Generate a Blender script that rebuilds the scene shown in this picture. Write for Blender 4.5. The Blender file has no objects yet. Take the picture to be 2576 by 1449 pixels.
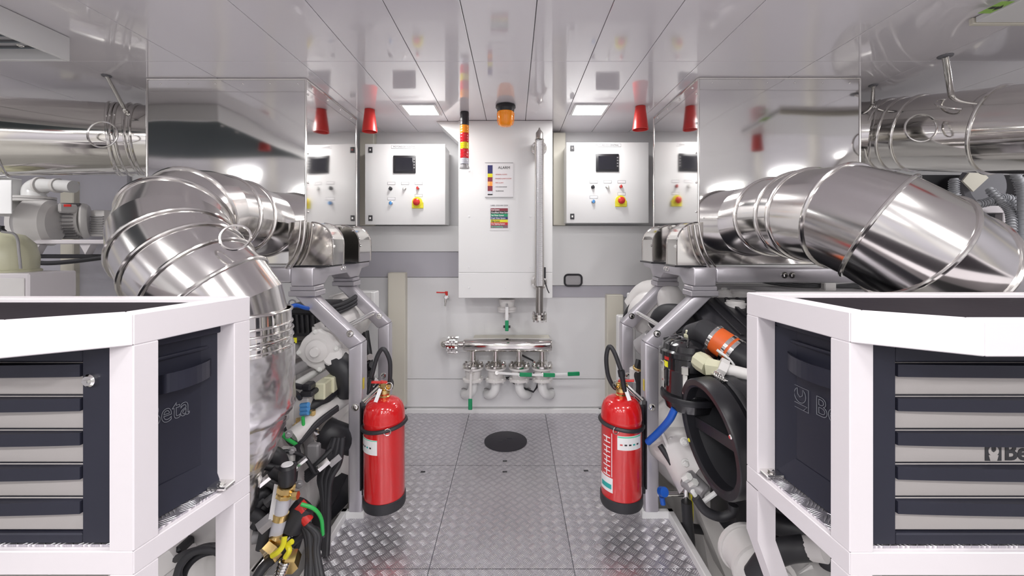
import bpy, bmesh, math, random
from mathutils import Vector, Matrix
random.seed(7)
SC = bpy.context.scene
COL = SC.collection
PI = math.pi
EYE = 1.105          # eye height above the walkway plates
FPX = 1050.0         # focal length in pixels of the 2576 wide frame
CEIL = EYE + 0.72
BILGE = -0.55

# ------------------------------------------------------------------ camera, light, exposure
cam = bpy.data.cameras.new('camera'); camo = bpy.data.objects.new('camera', cam); COL.objects.link(camo)
camo.location = (0, 0, EYE); camo.rotation_euler = (PI/2, 0, 0)
cam.sensor_width = 36; cam.lens = 36*FPX/2576
cam.shift_x = -4/2576; cam.shift_y = -114.5/2576; cam.clip_start = 0.02
SC.camera = camo
SC.view_settings.view_transform = 'Standard'; SC.view_settings.look = 'None'
SC.view_settings.gamma = 1; SC.view_settings.use_curve_mapping = False
SC.view_settings.exposure = 0.08
wd = bpy.data.worlds.new('world'); SC.world = wd; wd.use_nodes = True
wd.node_tree.nodes['Background'].inputs[0].default_value = (1, 1, 1, 1)
wd.node_tree.nodes['Background'].inputs[1].default_value = 0.6
LAMP_W = 7.2
LAMPS_AND_FILL = [(-.50, 2.26), (.41, 2.26)] + [(x, y) for y in (.45, -.6, -1.7) for x in (-2.75, -1.2, -.45, .45, 1.2, 2.75)]  # first two are in view; the grid is unseen fill added for flatter light
LAMPS_AND_FILL = [(x, .3 if abs(x) > 2 and y > 0 and y < 1 else y) for x, y in LAMPS_AND_FILL] + [(-2.75, 1.62), (2.75, 1.62)]  # last pair added out of view to brighten the far sides
for lx, ly in LAMPS_AND_FILL:
    ld = bpy.data.lights.new('ceiling_lamp_and_fill', 'AREA'); ld.shape = 'SQUARE'
    ld.size = .16; ld.energy = LAMP_W*(.45 if ly > 2 else .8 if ly > 0 else 1.15); ld.color = (1, .985, .97)
    lo = bpy.data.objects.new('ceiling_lamp_and_fill', ld); COL.objects.link(lo); lo.location = (lx, ly, CEIL-.012)

# ------------------------------------------------------------------ helpers
def W(px, py, y):
    return Vector(((px-1292)/FPX*y, y, EYE-(py-610)/FPX*y))
def sz(px, y): return px*y/FPX

def mat(name, col, rough=.5, metal=0, bump=None, spec=.5, coat=0, emit=None, alpha=None, trans=0, var=0, ior=1.5):
    m = bpy.data.materials.new(name); m.use_nodes = True
    nt = m.node_tree; b = nt.nodes['Principled BSDF']
    b.inputs['Base Color'].default_value = (*col, 1); b.inputs['Roughness'].default_value = rough
    b.inputs['Metallic'].default_value = metal; b.inputs['Specular IOR Level'].default_value = spec
    b.inputs['Coat Weight'].default_value = coat; b.inputs['Coat Roughness'].default_value = .04
    b.inputs['IOR'].default_value = ior; b.inputs['Transmission Weight'].default_value = trans
    if emit:
        b.inputs['Emission Color'].default_value = (*col, 1); b.inputs['Emission Strength'].default_value = emit
    tc = nt.nodes.new('ShaderNodeTexCoord')
    def noise(scale, detail=3):
        n = nt.nodes.new('ShaderNodeTexNoise'); n.inputs['Scale'].default_value = scale; n.inputs['Detail'].default_value = detail
        nt.links.new(tc.outputs['Object'], n.inputs['Vector']); return n
    if var:
        n = noise(6, 5); r = nt.nodes.new('ShaderNodeMix'); r.data_type = 'RGBA'
        r.inputs[6].default_value = (*[c*(1-var) for c in col], 1); r.inputs[7].default_value = (*[min(1, c*(1+var)) for c in col], 1)
        nt.links.new(n.outputs['Fac'], r.inputs[0]); nt.links.new(r.outputs[2], b.inputs['Base Color'])
    if bump:
        n = noise(bump[0], bump[3] if len(bump) > 3 else 2); bp = nt.nodes.new('ShaderNodeBump')
        bp.inputs['Strength'].default_value = bump[1]; bp.inputs['Distance'].default_value = bump[2]
        nt.links.new(n.outputs['Fac'], bp.inputs['Height']); nt.links.new(bp.outputs['Normal'], b.inputs['Normal'])
    return m

M = {}
M['ceil'] = mat('ceiling_lacquer', (.80, .77, .81), .07, 0, (1.2, .12, .01, 1), .85, .35)
M['wall'] = mat('wall_paint', (.80, .80, .81), .42, 0, (40, .05, .002))
M['gloss_white'] = mat('gloss_white_paint', (.82, .82, .82), .22, 0)
M['frame_white'] = mat('powder_coat_white', (.72, .68, .71), .38, 0, (120, .15, .0006))
M['grey'] = mat('grey_paint', (.49, .48, .53), .45, 0, (30, .05, .002))
M['hatchgrey'] = mat('hatch_dark_rubber', (.022, .02, .026), .4, 0, (40, .2, .002), .3)
M['darkgrey'] = mat('dark_grey_paint', (.20, .20, .22), .5)
M['cream'] = mat('cream_paint', (.70, .67, .58), .45, 0, (30, .1, .002))
M['steel'] = mat('polished_steel', (.80, .78, .75), .09, 1, (2.0, .25, .02, 1))
M['sheet'] = mat('polished_sheet_steel', (.82, .81, .80), .075, 1, (2.2, .28, .03, 1))
M['duct'] = mat('rolled_steel_cladding', (.76, .74, .73), .15, 1, (4, .12, .01, 1))
M['bead'] = mat('rolled_bead_steel', (.78, .76, .74), .16, 1)
M['chrome'] = mat('chrome', (.85, .84, .82), .1, 1)
M['foil'] = mat('crinkled_foil', (.86, .85, .86), .26, 1, (7, .6, .03, 3))
M['alu'] = mat('silver_paint', (.56, .54, .58), .33, .55, (150, .08, .0005))
M['black'] = mat('black_plastic', (.018, .018, .022), .35, 0, (60, .1, .001))
M['rubber'] = mat('black_rubber', (.022, .022, .026), .5)
M['glossblack'] = mat('gloss_black_paint', (.012, .012, .014), .12, 0, None, .6, .5)
M['cab'] = mat('charcoal_plastic', (.021, .022, .036), .45, 0, (90, .12, .0008), .35)
M['drawer'] = mat('grey_drawer_paint', (.40, .375, .37), .45, 0, (150, .1, .0005))
M['mat'] = mat('rubber_mat', (.022, .018, .022), .7, 0, (30, .2, .003), .04)
M['red'] = mat('red_enamel', (.62, .012, .014), .16, 0, None, .6, .5)
M['redmatt'] = mat('red_plastic', (.60, .03, .025), .3)
M['yellow'] = mat('yellow_plastic', (.75, .68, .02), .35)
M['amberlens'] = mat('amber_lens', (.85, .27, .01), .15, 0, (45, .3, .004), .6, 0, .15)
M['redlens'] = mat('red_lens', (.70, .02, .03), .15, 0, (45, .3, .004))
M['yellowlens'] = mat('yellow_lens', (.85, .68, .01), .15, 0, (45, .3, .004))
M['clear'] = mat('clear_lens', (.62, .62, .68), .12, 0, (45, .3, .004))
M['green'] = mat('green_grip', (.0, .27, .10), .4)
M['greenwire'] = mat('green_cable', (.03, .45, .09), .35)
M['blue'] = mat('blue_hose', (.01, .10, .50), .35)
M['bluebtn'] = mat('blue_button', (.08, .30, .65), .3)
M['orange'] = mat('orange_silicone', (.70, .12, .02), .4)
M['brass'] = mat('brass', (.72, .52, .22), .22, 1)
M['brown'] = mat('engine_cream', (.63, .62, .45), .3)
M['eng'] = mat('engine_white_paint', (.72, .70, .69), .35, 0, (12, .25, .01), .5, 0, None, None, 0, .06)
M['castgrey'] = mat('cast_grey', (.36, .35, .36), .45, .3, (25, .3, .006))
M['paper'] = mat('printed_paper', (.80, .79, .80), .5)
M['ink'] = mat('black_ink', (.03, .03, .035), .5)
M['inkred'] = mat('red_ink', (.6, .12, .12), .5)
M['outline'] = mat('embossed_line', (.22, .23, .26), .35)
M['screen'] = mat('dark_screen', (.006, .006, .012), .06, 0, (4, .3, .01), .8)
M['lamp'] = mat('lit_diffuser', (1, .99, .97), .5, emit=9)
M['tube'] = mat('grey_conduit', (.42, .43, .46), .45)
M['slate'] = mat('slate_louvre', (.10, .125, .14), .35)
M['gaugerail'] = mat('satin_steel', (.42, .40, .38), .3, 1)
M['whitegrip'] = mat('white_plastic', (.80, .80, .78), .35)
M['bilge'] = mat('bilge_paint', (.34, .33, .31), .4, 0, (3, .2, .01), .5, 0, None, None, 0, .12)
M['glass'] = mat('tube_glass', (.9, .9, .92), .05, 0, None, .6, 0, None, None, .8)
for k, c in dict(maroon=(.25, .03, .05), tblack=(.03, .03, .03), tgreen=(.0, .32, .14), tnavy=(.03, .03, .14), tyellow=(.8, .75, .02), tred=(.6, .02, .03), tgrey=(.22, .12, .15), teal=(.02, .38, .36), mint=(.15, .6, .4), signgreen=(.35, .62, .12)).items():
    M[k] = mat('print_'+k, c, .45)

def tread_mat():
    m = bpy.data.materials.new('tread_plate_aluminium'); m.use_nodes = True
    nt = m.node_tree; N = nt.nodes; L = nt.links; b = N['Principled BSDF']
    b.inputs['Metallic'].default_value = .82; b.inputs['Roughness'].default_value = .30
    tc = N.new('ShaderNodeTexCoord'); sx = N.new('ShaderNodeSeparateXYZ'); L.new(tc.outputs['Object'], sx.inputs[0])
    def ma(op, a, b_=None, c=None):
        n = N.new('ShaderNodeMath'); n.operation = op
        for i, v in enumerate((a, b_, c)):
            if v is None: continue
            if isinstance(v, (int, float)): n.inputs[i].default_value = v
            else: L.new(v, n.inputs[i])
        return n.outputs[0]
    k = 1/.0335/math.sqrt(2)
    p = ma('MULTIPLY', ma('ADD', sx.outputs[0], sx.outputs[1]), k)
    q = ma('MULTIPLY', ma('SUBTRACT', sx.outputs[0], sx.outputs[1]), k)
    p = ma('ADD', p, 500); q = ma('ADD', q, 500)
    par = ma('MODULO', ma('ADD', ma('FLOOR', p), ma('FLOOR', q)), 2)      # 0 or 1
    fp = ma('FRACT', p); fq = ma('FRACT', q)
    # u along the bars, v across them
    inv = ma('SUBTRACT', 1, par)
    u = ma('ADD', ma('MULTIPLY', fp, par), ma('MULTIPLY', fq, inv))
    v = ma('ADD', ma('MULTIPLY', fq, par), ma('MULTIPLY', fp, inv))
    uu = ma('SUBTRACT', ma('MULTIPLY', u, 2.15), 1.075)
    env = ma('MAXIMUM', ma('SUBTRACT', 1, ma('MULTIPLY', uu, uu)), 0)
    vv = ma('SUBTRACT', ma('MULTIPLY', v, 1.08), .04)
    st = ma('ABSOLUTE', ma('SUBTRACT', ma('FRACT', ma('MULTIPLY', vv, 5)), .5))   # 0 at bar centre
    hgt = ma('MAXIMUM', ma('SUBTRACT', ma('MULTIPLY', env, .40), st), 0)
    hgt = ma('MINIMUM', ma('MULTIPLY', hgt, 4), 1)
    bp = N.new('ShaderNodeBump'); bp.inputs['Strength'].default_value = 1.0; bp.inputs['Distance'].default_value = .0020
    L.new(hgt, bp.inputs['Height'])
    nz = N.new('ShaderNodeTexNoise'); nz.inputs['Scale'].default_value = 5; nz.inputs['Detail'].default_value = 4
    L.new(tc.outputs['Object'], nz.inputs['Vector'])
    mx = N.new('ShaderNodeMix'); mx.data_type = 'RGBA'
    mx.inputs[6].default_value = (.50, .48, .53, 1); mx.inputs[7].default_value = (.97, .95, .98, 1)
    L.new(ma('ADD', ma('MULTIPLY', hgt, .85), ma('MULTIPLY', nz.outputs['Fac'], .3)), mx.inputs[0]); L.new(mx.outputs[2], b.inputs['Base Color'])
    L.new(bp.outputs['Normal'], b.inputs['Normal'])
    return m
M['tread'] = tread_mat()

class MB:
    def __init__(s): s.bm = bmesh.new()
    def box(s, a, b, bev=0, seg=1):
        a = Vector(a); b = Vector(b); t = bmesh.new(); bmesh.ops.create_cube(t, size=1)
        for v in t.verts: v.co = Vector([(a[i]+b[i])/2+v.co[i]*abs(b[i]-a[i]) for i in range(3)])
        if bev: bmesh.ops.bevel(t, geom=t.edges[:], offset=bev, segments=seg, profile=.5, affect='EDGES')
        s.merge(t); return s
    def merge(s, t, mtx=None):
        if mtx: t.transform(mtx)
        me = bpy.data.meshes.new('tmp'); t.to_mesh(me); t.free(); s.bm.from_mesh(me); bpy.data.meshes.remove(me)
    def obox(s, c, ax, ay, az, size, bev=0, seg=1):      # oriented box
        t = bmesh.new(); bmesh.ops.create_cube(t, size=1)
        for v in t.verts: v.co = Vector([v.co[i]*size[i] for i in range(3)])
        if bev: bmesh.ops.bevel(t, geom=t.edges[:], offset=bev, segments=seg, profile=.5, affect='EDGES')
        R = Matrix((ax, ay, az)).transposed().to_4x4(); R.translation = Vector(c); s.merge(t, R); return s
    def beam(s, p0, p1, w, h, bev=.003, up=(0, 0, 1), seg=1):
        p0 = Vector(p0); p1 = Vector(p1); d = (p1-p0); L = d.length; d.normalize(); up = Vector(up)
        x = d.cross(up)
        if x.length < 1e-4: x = d.cross(Vector((0, 1, 0)))
        x.normalize(); z = x.cross(d)
        return s.obox((p0+p1)/2, x, d, z, (w, L, h), bev, seg)
    def poly(s, pts, d):         # polygon extruded by vector d
        d = Vector(d); t = bmesh.new(); v0 = [t.verts.new(p) for p in pts]; v1 = [t.verts.new(Vector(p)+d) for p in pts]
        n = len(pts); t.faces.new(v0); t.faces.new(v1[::-1])
        for i in range(n): t.faces.new((v0[i], v1[i], v1[(i+1) % n], v0[(i+1) % n]))
        bmesh.ops.recalc_face_normals(t, faces=t.faces[:]); s.merge(t); return s
    def bevpoly(s, pts, d, bev, seg=2):
        d = Vector(d); t = bmesh.new(); v0 = [t.verts.new(p) for p in pts]; v1 = [t.verts.new(Vector(p)+d) for p in pts]
        n = len(pts); t.faces.new(v0); t.faces.new(v1[::-1])
        for i in range(n): t.faces.new((v0[i], v1[i], v1[(i+1) % n], v0[(i+1) % n]))
        bmesh.ops.recalc_face_normals(t, faces=t.faces[:])
        bmesh.ops.bevel(t, geom=t.edges[:], offset=bev, segments=seg, profile=.5, affect='EDGES'); s.merge(t); return s
    def lathe(s, prof, o=(0, 0, 0), axis=(0, 0, 1), seg=24, cap=True):
        o = Vector(o); ax = Vector(axis).normalized(); u = ax.orthogonal().normalized(); w = ax.cross(u)
        rings = []
        for r, h in prof:
            rings.append([s.bm.verts.new(o+ax*h+(u*math.cos(2*PI*k/seg)+w*math.sin(2*PI*k/seg))*max(r, 1e-5)) for k in range(seg)])
        fs = []
        for a, b in zip(rings, rings[1:]):
            for k in range(seg): fs.append(s.bm.faces.new((a[k], a[(k+1) % seg], b[(k+1) % seg], b[k])))
        if cap:
            fs.append(s.bm.faces.new(rings[0][::-1])); fs.append(s.bm.faces.new(rings[-1]))
            bmesh.ops.recalc_face_normals(s.bm, faces=fs)
        return s
    def cyl(s, p0, p1, r, r1=None, seg=16, ch=0):
        p0 = Vector(p0); p1 = Vector(p1); L = (p1-p0).length; r1 = r if r1 is None else r1
        pr = [(r, 0), (r1, L)] if not ch else [(r-ch, 0), (r, ch), (r1, L-ch), (r1-ch, L)]
        return s.lathe(pr, p0, p1-p0, seg)
    def tube(s, pts, r, seg=10, closed=False, smooth=0, cap=True, flat=None):
        pts = [Vector(p) for p in pts]
        if smooth: pts = spline(pts, smooth, closed)
        n = len(pts); rs = r if isinstance(r, (list, tuple)) else [r]*n
        if len(rs) != n: rs = [rs[min(len(rs)-1, int(i*(len(rs)-1)/(n-1)))]*(1-((i*(len(rs)-1)/(n-1)) % 1))+rs[min(len(rs)-1, int(i*(len(rs)-1)/(n-1))+1)]*((i*(len(rs)-1)/(n-1)) % 1) for i in range(n)]
        T = []
        for i in range(n):
            a = pts[(i-1) % n] if (closed or i) else pts[0]; b = pts[(i+1) % n] if (closed or i < n-1) else pts[-1]
            T.append((b-a).normalized() if (b-a).length > 1e-9 else Vector((0, 0, 1)))
        u = T[0].orthogonal().normalized(); rings = []
        for i in range(n):
            u = (u-T[i]*u.dot(T[i])); u = u.normalized() if u.length > 1e-6 else T[i].orthogonal().normalized(); w = T[i].cross(u)
            rings.append([s.bm.verts.new(pts[i]+(u*math.cos(2*PI*k/seg)+w*math.sin(2*PI*k/seg))*rs[i]) for k in range(seg)])
        m = n if closed else n-1; fs = []
        for i in range(m):
            a = rings[i]; b = rings[(i+1) % n]
            off = 0
            if closed and i == n-1:
                off = min(range(seg), key=lambda o: (a[0].co-b[o].co).length)
            for k in range(seg): fs.append(s.bm.faces.new((a[k], a[(k+1) % seg], b[(k+1+off) % seg], b[(k+off) % seg])))
        if not closed and cap: fs.append(s.bm.faces.new(rings[0][::-1])); fs.append(s.bm.faces.new(rings[-1]))
        bmesh.ops.recalc_face_normals(s.bm, faces=fs)
        return s
    def ring(s, c, axis, R, r, seg=36, tseg=8, squash=None):
        c = Vector(c); ax = Vector(axis).normalized(); u = ax.orthogonal().normalized(); w = ax.cross(u)
        return s.tube([c+(u*math.cos(2*PI*k/seg)+w*math.sin(2*PI*k/seg))*R for k in range(seg)], r, tseg, closed=True)
    def sphere(s, c, r, sc=(1, 1, 1), seg=16):
        t = bmesh.new(); bmesh.ops.create_uvsphere(t, u_segments=seg, v_segments=seg//2+2, radius=1)
        for v in t.verts: v.co = Vector((c[0]+v.co[0]*r*sc[0], c[1]+v.co[1]*r*sc[1], c[2]+v.co[2]*r*sc[2]))
        s.merge(t); return s
    def hexbolt(s, c, axis, r=.009, h=.007):
        c = Vector(c); ax = Vector(axis).normalized(); s.lathe([(r*1.45, 0), (r*1.45, h*.25)], c, ax, 16)
        s.lathe([(r, h*.25), (r, h), (r*.7, h*1.2)], c, ax, 6); return s
    def patch(s, c, r, a0, a1, z0, z1, th=.0008, n=10):   # curved label on a vertical cylinder
        pi_ = [Vector((c[0]+r*math.cos(a0+(a1-a0)*i/n), c[1]+r*math.sin(a0+(a1-a0)*i/n), 0)) for i in range(n+1)]
        po = [Vector((c[0]+(r+th)*math.cos(a0+(a1-a0)*i/n), c[1]+(r+th)*math.sin(a0+(a1-a0)*i/n), 0)) for i in range(n+1)]
        for i in range(n):
            q = [pi_[i], pi_[i+1], po[i+1], po[i]]; s.poly([Vector((p.x, p.y, z0)) for p in q], (0, 0, z1-z0))
        return s
def spline(pts, k, closed=False):
    out = []; n = len(pts); m = n if closed else n-1
    for i in range(m):
        p1 = pts[i]; p2 = pts[(i+1) % n]
        p0 = pts[(i-1) % n] if (closed or i) else p1*2-p2; p3 = pts[(i+2) % n] if (closed or i < n-2) else p2*2-p1
        for j in range(k):
            t = j/k; out.append(.5*((2*p1)+(-p0+p2)*t+(2*p0-5*p1+4*p2-p3)*t*t+(-p0+3*p1-3*p2+p3)*t**3))
    if not closed: out.append(pts[-1])
    return out

def obj(name, mb, m, parent=None, ang=35, label=None):
    bm = mb.bm if isinstance(mb, MB) else mb
    me = bpy.data.meshes.new(name)
    if parent is not None:
        o0 = WL[parent.name]; bmesh.ops.translate(bm, verts=bm.verts[:], vec=-o0)
    bm.to_mesh(me); bm.free()
    return link(name, me, m, parent, ang, label)
WL = {}
def link(name, me, m, parent=None, ang=35, label=None):
    me.materials.append(M[m] if isinstance(m, str) else m)
    if ang:
        me.shade_smooth(); me.set_sharp_from_angle(angle=math.radians(ang))
    o = bpy.data.objects.new(name, me); COL.objects.link(o)
    if parent is not None:
        o.parent = parent; WL[o.name] = WL[parent.name].copy()
    else: WL[o.name] = Vector((0, 0, 0))
    if label: o['label'] = label
    return o
def thing(name, label, cat, loc=(0, 0, 0), group=None):
    o = bpy.data.objects.new(name, None); COL.objects.link(o); o.location = loc; o.empty_display_size = .05
    o['label'] = label; o['category'] = cat
    if group: o['group'] = group
    WL[o.name] = Vector(loc); return o
def tag(o, label, cat, group=None, kind=None):
    o['label'] = label; o['category'] = cat
    if group: o['group'] = group
    if kind: o['kind'] = kind
    return o
def struct(o): o['kind'] = 'structure'; return o
def sempty(name, loc=(0, 0, 0)):
    o = bpy.data.objects.new(name, None); COL.objects.link(o); o.location = loc; o['kind'] = 'structure'; WL[o.name] = Vector(loc); return o
def text(body, size, origin, right, up, m, parent, name='lettering', extrude=.0006, outline=0, align='LEFT', sx=1, label=None, bold=0):
    cu = bpy.data.curves.new('t', 'FONT'); cu.body = body; cu.size = size; cu.align_x = align; cu.align_y = 'CENTER'
    if outline:
        cu.fill_mode = 'NONE'; cu.bevel_depth = outline; cu.bevel_resolution = 1
    else: cu.extrude = extrude; cu.offset = bold
    cu.resolution_u = 4
    t = bpy.data.objects.new('t', cu); COL.objects.link(t); bpy.context.view_layer.update()
    me = bpy.data.meshes.new_from_object(t.evaluated_get(bpy.context.evaluated_depsgraph_get())); bpy.data.objects.remove(t); bpy.data.curves.remove(cu)
    R = Vector(right).normalized(); U = Vector(up).normalized(); Nn = R.cross(U)
    org = Vector(origin) - (WL[parent.name] if parent else Vector((0, 0, 0)))
    mt = Matrix((R*sx, U, Nn)).transposed().to_4x4(); mt.translation = org; me.transform(mt); me.materials.clear()
    return link(name, me, m, parent, 0, label)
def copy_tree(o, dloc, label=None):
    c = o.copy(); COL.objects.link(c); c.location = o.location+Vector(dloc); WL[c.name] = Vector(c.location)
    if label: c['label'] = label
    for ch in list(o.children):
        d = ch.copy(); COL.objects.link(d); d.parent = c; WL[d.name] = WL[c.name]
        for g in list(ch.children):
            e = g.copy(); COL.objects.link(e); e.parent = d; WL[e.name] = WL[c.name]
    return c

X0 = -.04
def mx(s, x): return X0+s*x

# ------------------------------------------------------------------ the room
RX = 3.4; RY0 = -2.5; WY = 2.73
ceiling = sempty('ceiling', (0, 0, CEIL))
obj('ceiling_backing', MB().box((-RX, RY0, CEIL+.012), (RX, WY+.1, CEIL+.08)), 'darkgrey', ceiling, 0)
xs = [-RX, -2.65, -2.2, -1.75, -1.3, -.85, -.62, -.39, -.16, .07, .30, .51, .75, 1.2, 1.65, 2.1, 2.55, RX]
ys = [RY0, -1.1, .28, 1.66, WY]
for i in range(len(xs)-1):
    for j in range(len(ys)-1):
        obj('ceiling_panel', MB().box((xs[i]+.0012, ys[j]+.0015, CEIL+(0 if j < 3 else .0005)), (xs[i+1]-.0012, ys[j+1]-.0015, CEIL+.011), .001), 'ceil', ceiling, 0)

# walkway: plates inside a white kerb
floor = sempty('floor', (0, 0, 0))
Lw, Rw = -.67, .62; Ln, Rn = -.60, .515; Lb, Rb = -.69, .55
ZN = 1.67; ZB = 2.27; S1, S2 = -.286, .204
def plate(pts):
    return obj('floor_plate', MB().poly([(x, y, -.006) for x, y in pts], (0, 0, .006)), 'tread', floor, 0)
g = .0016
zc = [-1.2, .4, 1.413, 2.068, 2.70]
plate([(Lw, zc[0]), (S1-g, zc[0]), (S1-g, zc[1]-g), (Lw, zc[1]-g)]); plate([(S1+g, zc[0]), (S2-g, zc[0]), (S2-g, zc[1]-g), (S1+g, zc[1]-g)]); plate([(S2+g, zc[0]), (Rw, zc[0]), (Rw, zc[1]-g), (S2+g, zc[1]-g)])
plate([(Lw, zc[1]+g), (S1-g, zc[1]+g), (S1-g, zc[2]-g), (Lw, zc[2]-g)]); plate([(S1+g, zc[1]+g), (S2-g, zc[1]+g), (S2-g, zc[2]-g), (S1+g, zc[2]-g)]); plate([(S2+g, zc[1]+g), (Rw, zc[1]+g), (Rw, zc[2]-g), (S2+g, zc[2]-g)])
plate([(Lw, zc[2]+g), (S1-g, zc[2]+g), (S1-g, zc[3]-g), (Ln, zc[3]-g), (Ln, ZN), (Lw, ZN)])
plate([(S1+g, zc[2]+g), (S2-g, zc[2]+g), (S2-g, zc[3]-g), (S1+g, zc[3]-g)])
plate([(S2+g, zc[2]+g), (Rw, zc[2]+g), (Rw, ZN), (Rn, ZN), (Rn, zc[3]-g), (S2+g, zc[3]-g)])
plate([(Ln, zc[3]+g), (S1-g, zc[3]+g), (S1-g, zc[4]), (Lb, zc[4]), (Lb, ZB), (Ln, ZB)])
plate([(S1+g, zc[3]+g), (S2-g, zc[3]+g), (S2-g, 2.596-g), (S1+g, 2.596-g)])
plate([(S1+g, 2.596+g), (S2-g, 2.596+g), (S2-g, zc[4]), (S1+g, zc[4])])
plate([(S2+g, zc[3]+g), (Rn, zc[3]+g), (Rn, ZB), (Rb, ZB), (Rb, zc[4]), (S2+g, zc[4])])
obj('under_plate_frame', MB().box((Ln, RY0+1.3, -.05), (Rn, 2.70, -.0065)), 'darkgrey', floor, 0)
def kerb(p0, p1, name='kerb'):
    d = (Vector((*p1, 0))-Vector((*p0, 0))); 
    return obj(name, MB().beam((*p0, .002), (*p1, .002), .024, .05, .003), 'gloss_white', floor, 30)
for a, b in (((Lw-.012, -1.2), (Lw-.012, ZN+.024)), ((Lw-.024, ZN+.012), (Ln, ZN+.012)), ((Rw+.012, -1.2), (Rw+.012, ZN+.024)), ((Rw+.024, ZN+.012), (Rn, ZN+.012)),
             ((Ln-.012, ZN+.024), (Ln-.012, ZB)), ((Rn+.012, ZN+.024), (Rn+.012, ZB)), ((Ln, ZB-.012), (Lb-.024, ZB-.012)), ((Rn, ZB-.012), (Rb+.024, ZB-.012)),
             ((Lb-.012, ZB), (Lb-.012, 2.72)), ((Rb+.012, ZB), (Rb+.012, 2.72)), ((Lb-.024, 2.712), (Rb+.024, 2.712))):
    kerb(a, b)
hc = W(1272, 1110, 2.32)
hatch = tag(obj('floor_hatch', MB().lathe([(.119, 0), (.119, .003), (.112, .0045), (.0, .0045)], (hc.x, hc.y, 0), (0, 0, 1), 48, False), 'hatchgrey'), 'round dark grey inspection hatch set in the tread plate walkway', 'hatch')
hm = MB()
for dx, dy, l in ((.02, .03, .03), (-.03, -.01, .02), (-.005, .01, .02)): hm.box((hc.x+dx-l/2, hc.y+dy-.004, .0045), (hc.x+dx+l/2, hc.y+dy+.004, .006))
for o in [obj('hatch_slot', hm, 'ink', hatch, 0)]: pass
for px, py in ((1270, 1160), (1270, 1187), (1064, 1187), (1474, 1184)):
    yy = EYE*FPX/(py-610); p = W(px, py, yy)
    obj('finger_slot', MB().box((p.x-.011, yy-.006, .0003), (p.x+.011, yy+.006, .0012), .0004), 'ink', floor, 0)
struct(obj('bilge_floor', MB().box((-RX, RY0, BILGE-.06), (RX, WY, BILGE)), 'bilge'))
# bilge side plating under the walkway
for s in (-1, 1):
    struct(obj('trim_1' if s < 0 else 'trim_2', MB().box((Ln+.03 if s < 0 else Rn-.05, -1.2, BILGE), (Ln+.05 if s < 0 else Rn-.03, 2.71, -.05)), 'wall', None, 0))

# back wall with panels, grey bands and cream frames
wall = sempty('wall_back', (0, WY, 0))
def wbox(name, x0p, y0p, x1p, y1p, yf, yb, m, parent=wall, bev=.002):
    a = W(x0p, y0p, yf); b = W(x1p, y1p, yf)
    return obj(name, MB().box((a.x, yf, b.z), (b.x, yb, a.z), bev), m, parent, 0)
obj('wall_plate', MB().box((-RX, WY, BILGE), (RX, WY+.1, CEIL+.01)), 'wall', wall, 0)
wbox('upper_panel', 905, 568, 1158, 633, 2.70, WY-.001, 'gloss_white')
wbox('upper_panel', 1385, 568, 1660, 718, 2.70, WY-.001, 'gloss_white')
wbox('grey_band', 880, 633.5, 1158, 697, 2.715, WY-.001, 'grey')
wbox('grey_band', 1385, 718.5, 1700, 748, 2.715, WY-.001, 'grey')
wbox('lower_panel', 905, 698, 1530, 953, 2.720, WY-.001, 'wall')
wbox('lower_panel', 905, 954.5, 1530, 1024, 2.720, WY-.001, 'wall')
wbox('frame_stiffener', 904, 333, 940, 567, 2.67, WY-.001, 'cream', bev=.004)
wbox('frame_stiffener', 975, 686, 1019, 1024, 2.66, WY-.001, 'cream', bev=.005)
wbox('frame_stiffener', 1392, 333, 1423, 567, 2.67, WY-.001, 'cream', bev=.004)
wbox('frame_stiffener', 1527, 742, 1569, 1028, 2.66, WY-.001, 'cream', bev=.005)
wbox('frame_stiffener', 1704, 333, 1736, 567, 2.67, WY-.001, 'cream', bev=.004)
wbox('frame_stiffener', 150, 455, 184, 760, 2.66, WY-.001, 'cream', bev=.005)
wbox('dark_grey_band', -60, 440, 320, 640, 2.70, WY-.001, 'grey')
wbox('dark_grey_band', -60, 642, 620, 760, 2.70, WY-.001, 'grey')
for s, nm in ((-1, 'wall_left'), (1, 'wall_right')):
    w_ = sempty(nm, (s*RX, 0, 0)); obj('wall_plate', MB().box((s*RX, RY0, BILGE), (s*(RX+.1), WY, CEIL+.01)), 'grey', w_, 0)
    for k in range(5):
        y0 = RY0+.3+k*1.05
        obj('frame_stiffener', MB().box((s*(RX-.08), y0, BILGE), (s*RX, y0+.12, CEIL-.001), .005), 'cream', w_, 0)
    obj('grey_band', MB().box((s*(RX-.02), RY0, .35), (s*RX, WY-.03, .62), .002), 'grey', w_, 0)
wf = sempty('wall_front', (0, RY0, 0)); obj('wall_plate', MB().box((-RX, RY0-.1, BILGE), (RX, RY0, CEIL+.01)), 'wall', wf, 0)
obj('grey_band', MB().box((-RX+.1, RY0, .35), (-.5, RY0+.02, .62), .002), 'grey', wf, 0); obj('grey_band', MB().box((.5, RY0, .35), (RX-.1, RY0+.02, .62), .002), 'grey', wf, 0)
dr = sempty('door_1', (0, RY0, 0))
obj('door_leaf', MB().box((-.38, RY0+.002, .02), (.38, RY0+.04, 1.7), .006), 'grey', dr, 0); obj('door_handle', MB().tube([(.3, RY0+.04, .9), (.3, RY0+.1, .9), (.18, RY0+.1, .9)], .012, 8), 'chrome', dr)
obj('door_frame', MB().box((-.45, RY0+.001, 0), (-.385, RY0+.05, 1.77), .004).box((.385, RY0+.001, 0), (.45, RY0+.05, 1.77), .004).box((-.385, RY0+.001, 1.705), (.385, RY0+.05, 1.77), .004), 'cream', dr, 0)

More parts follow.
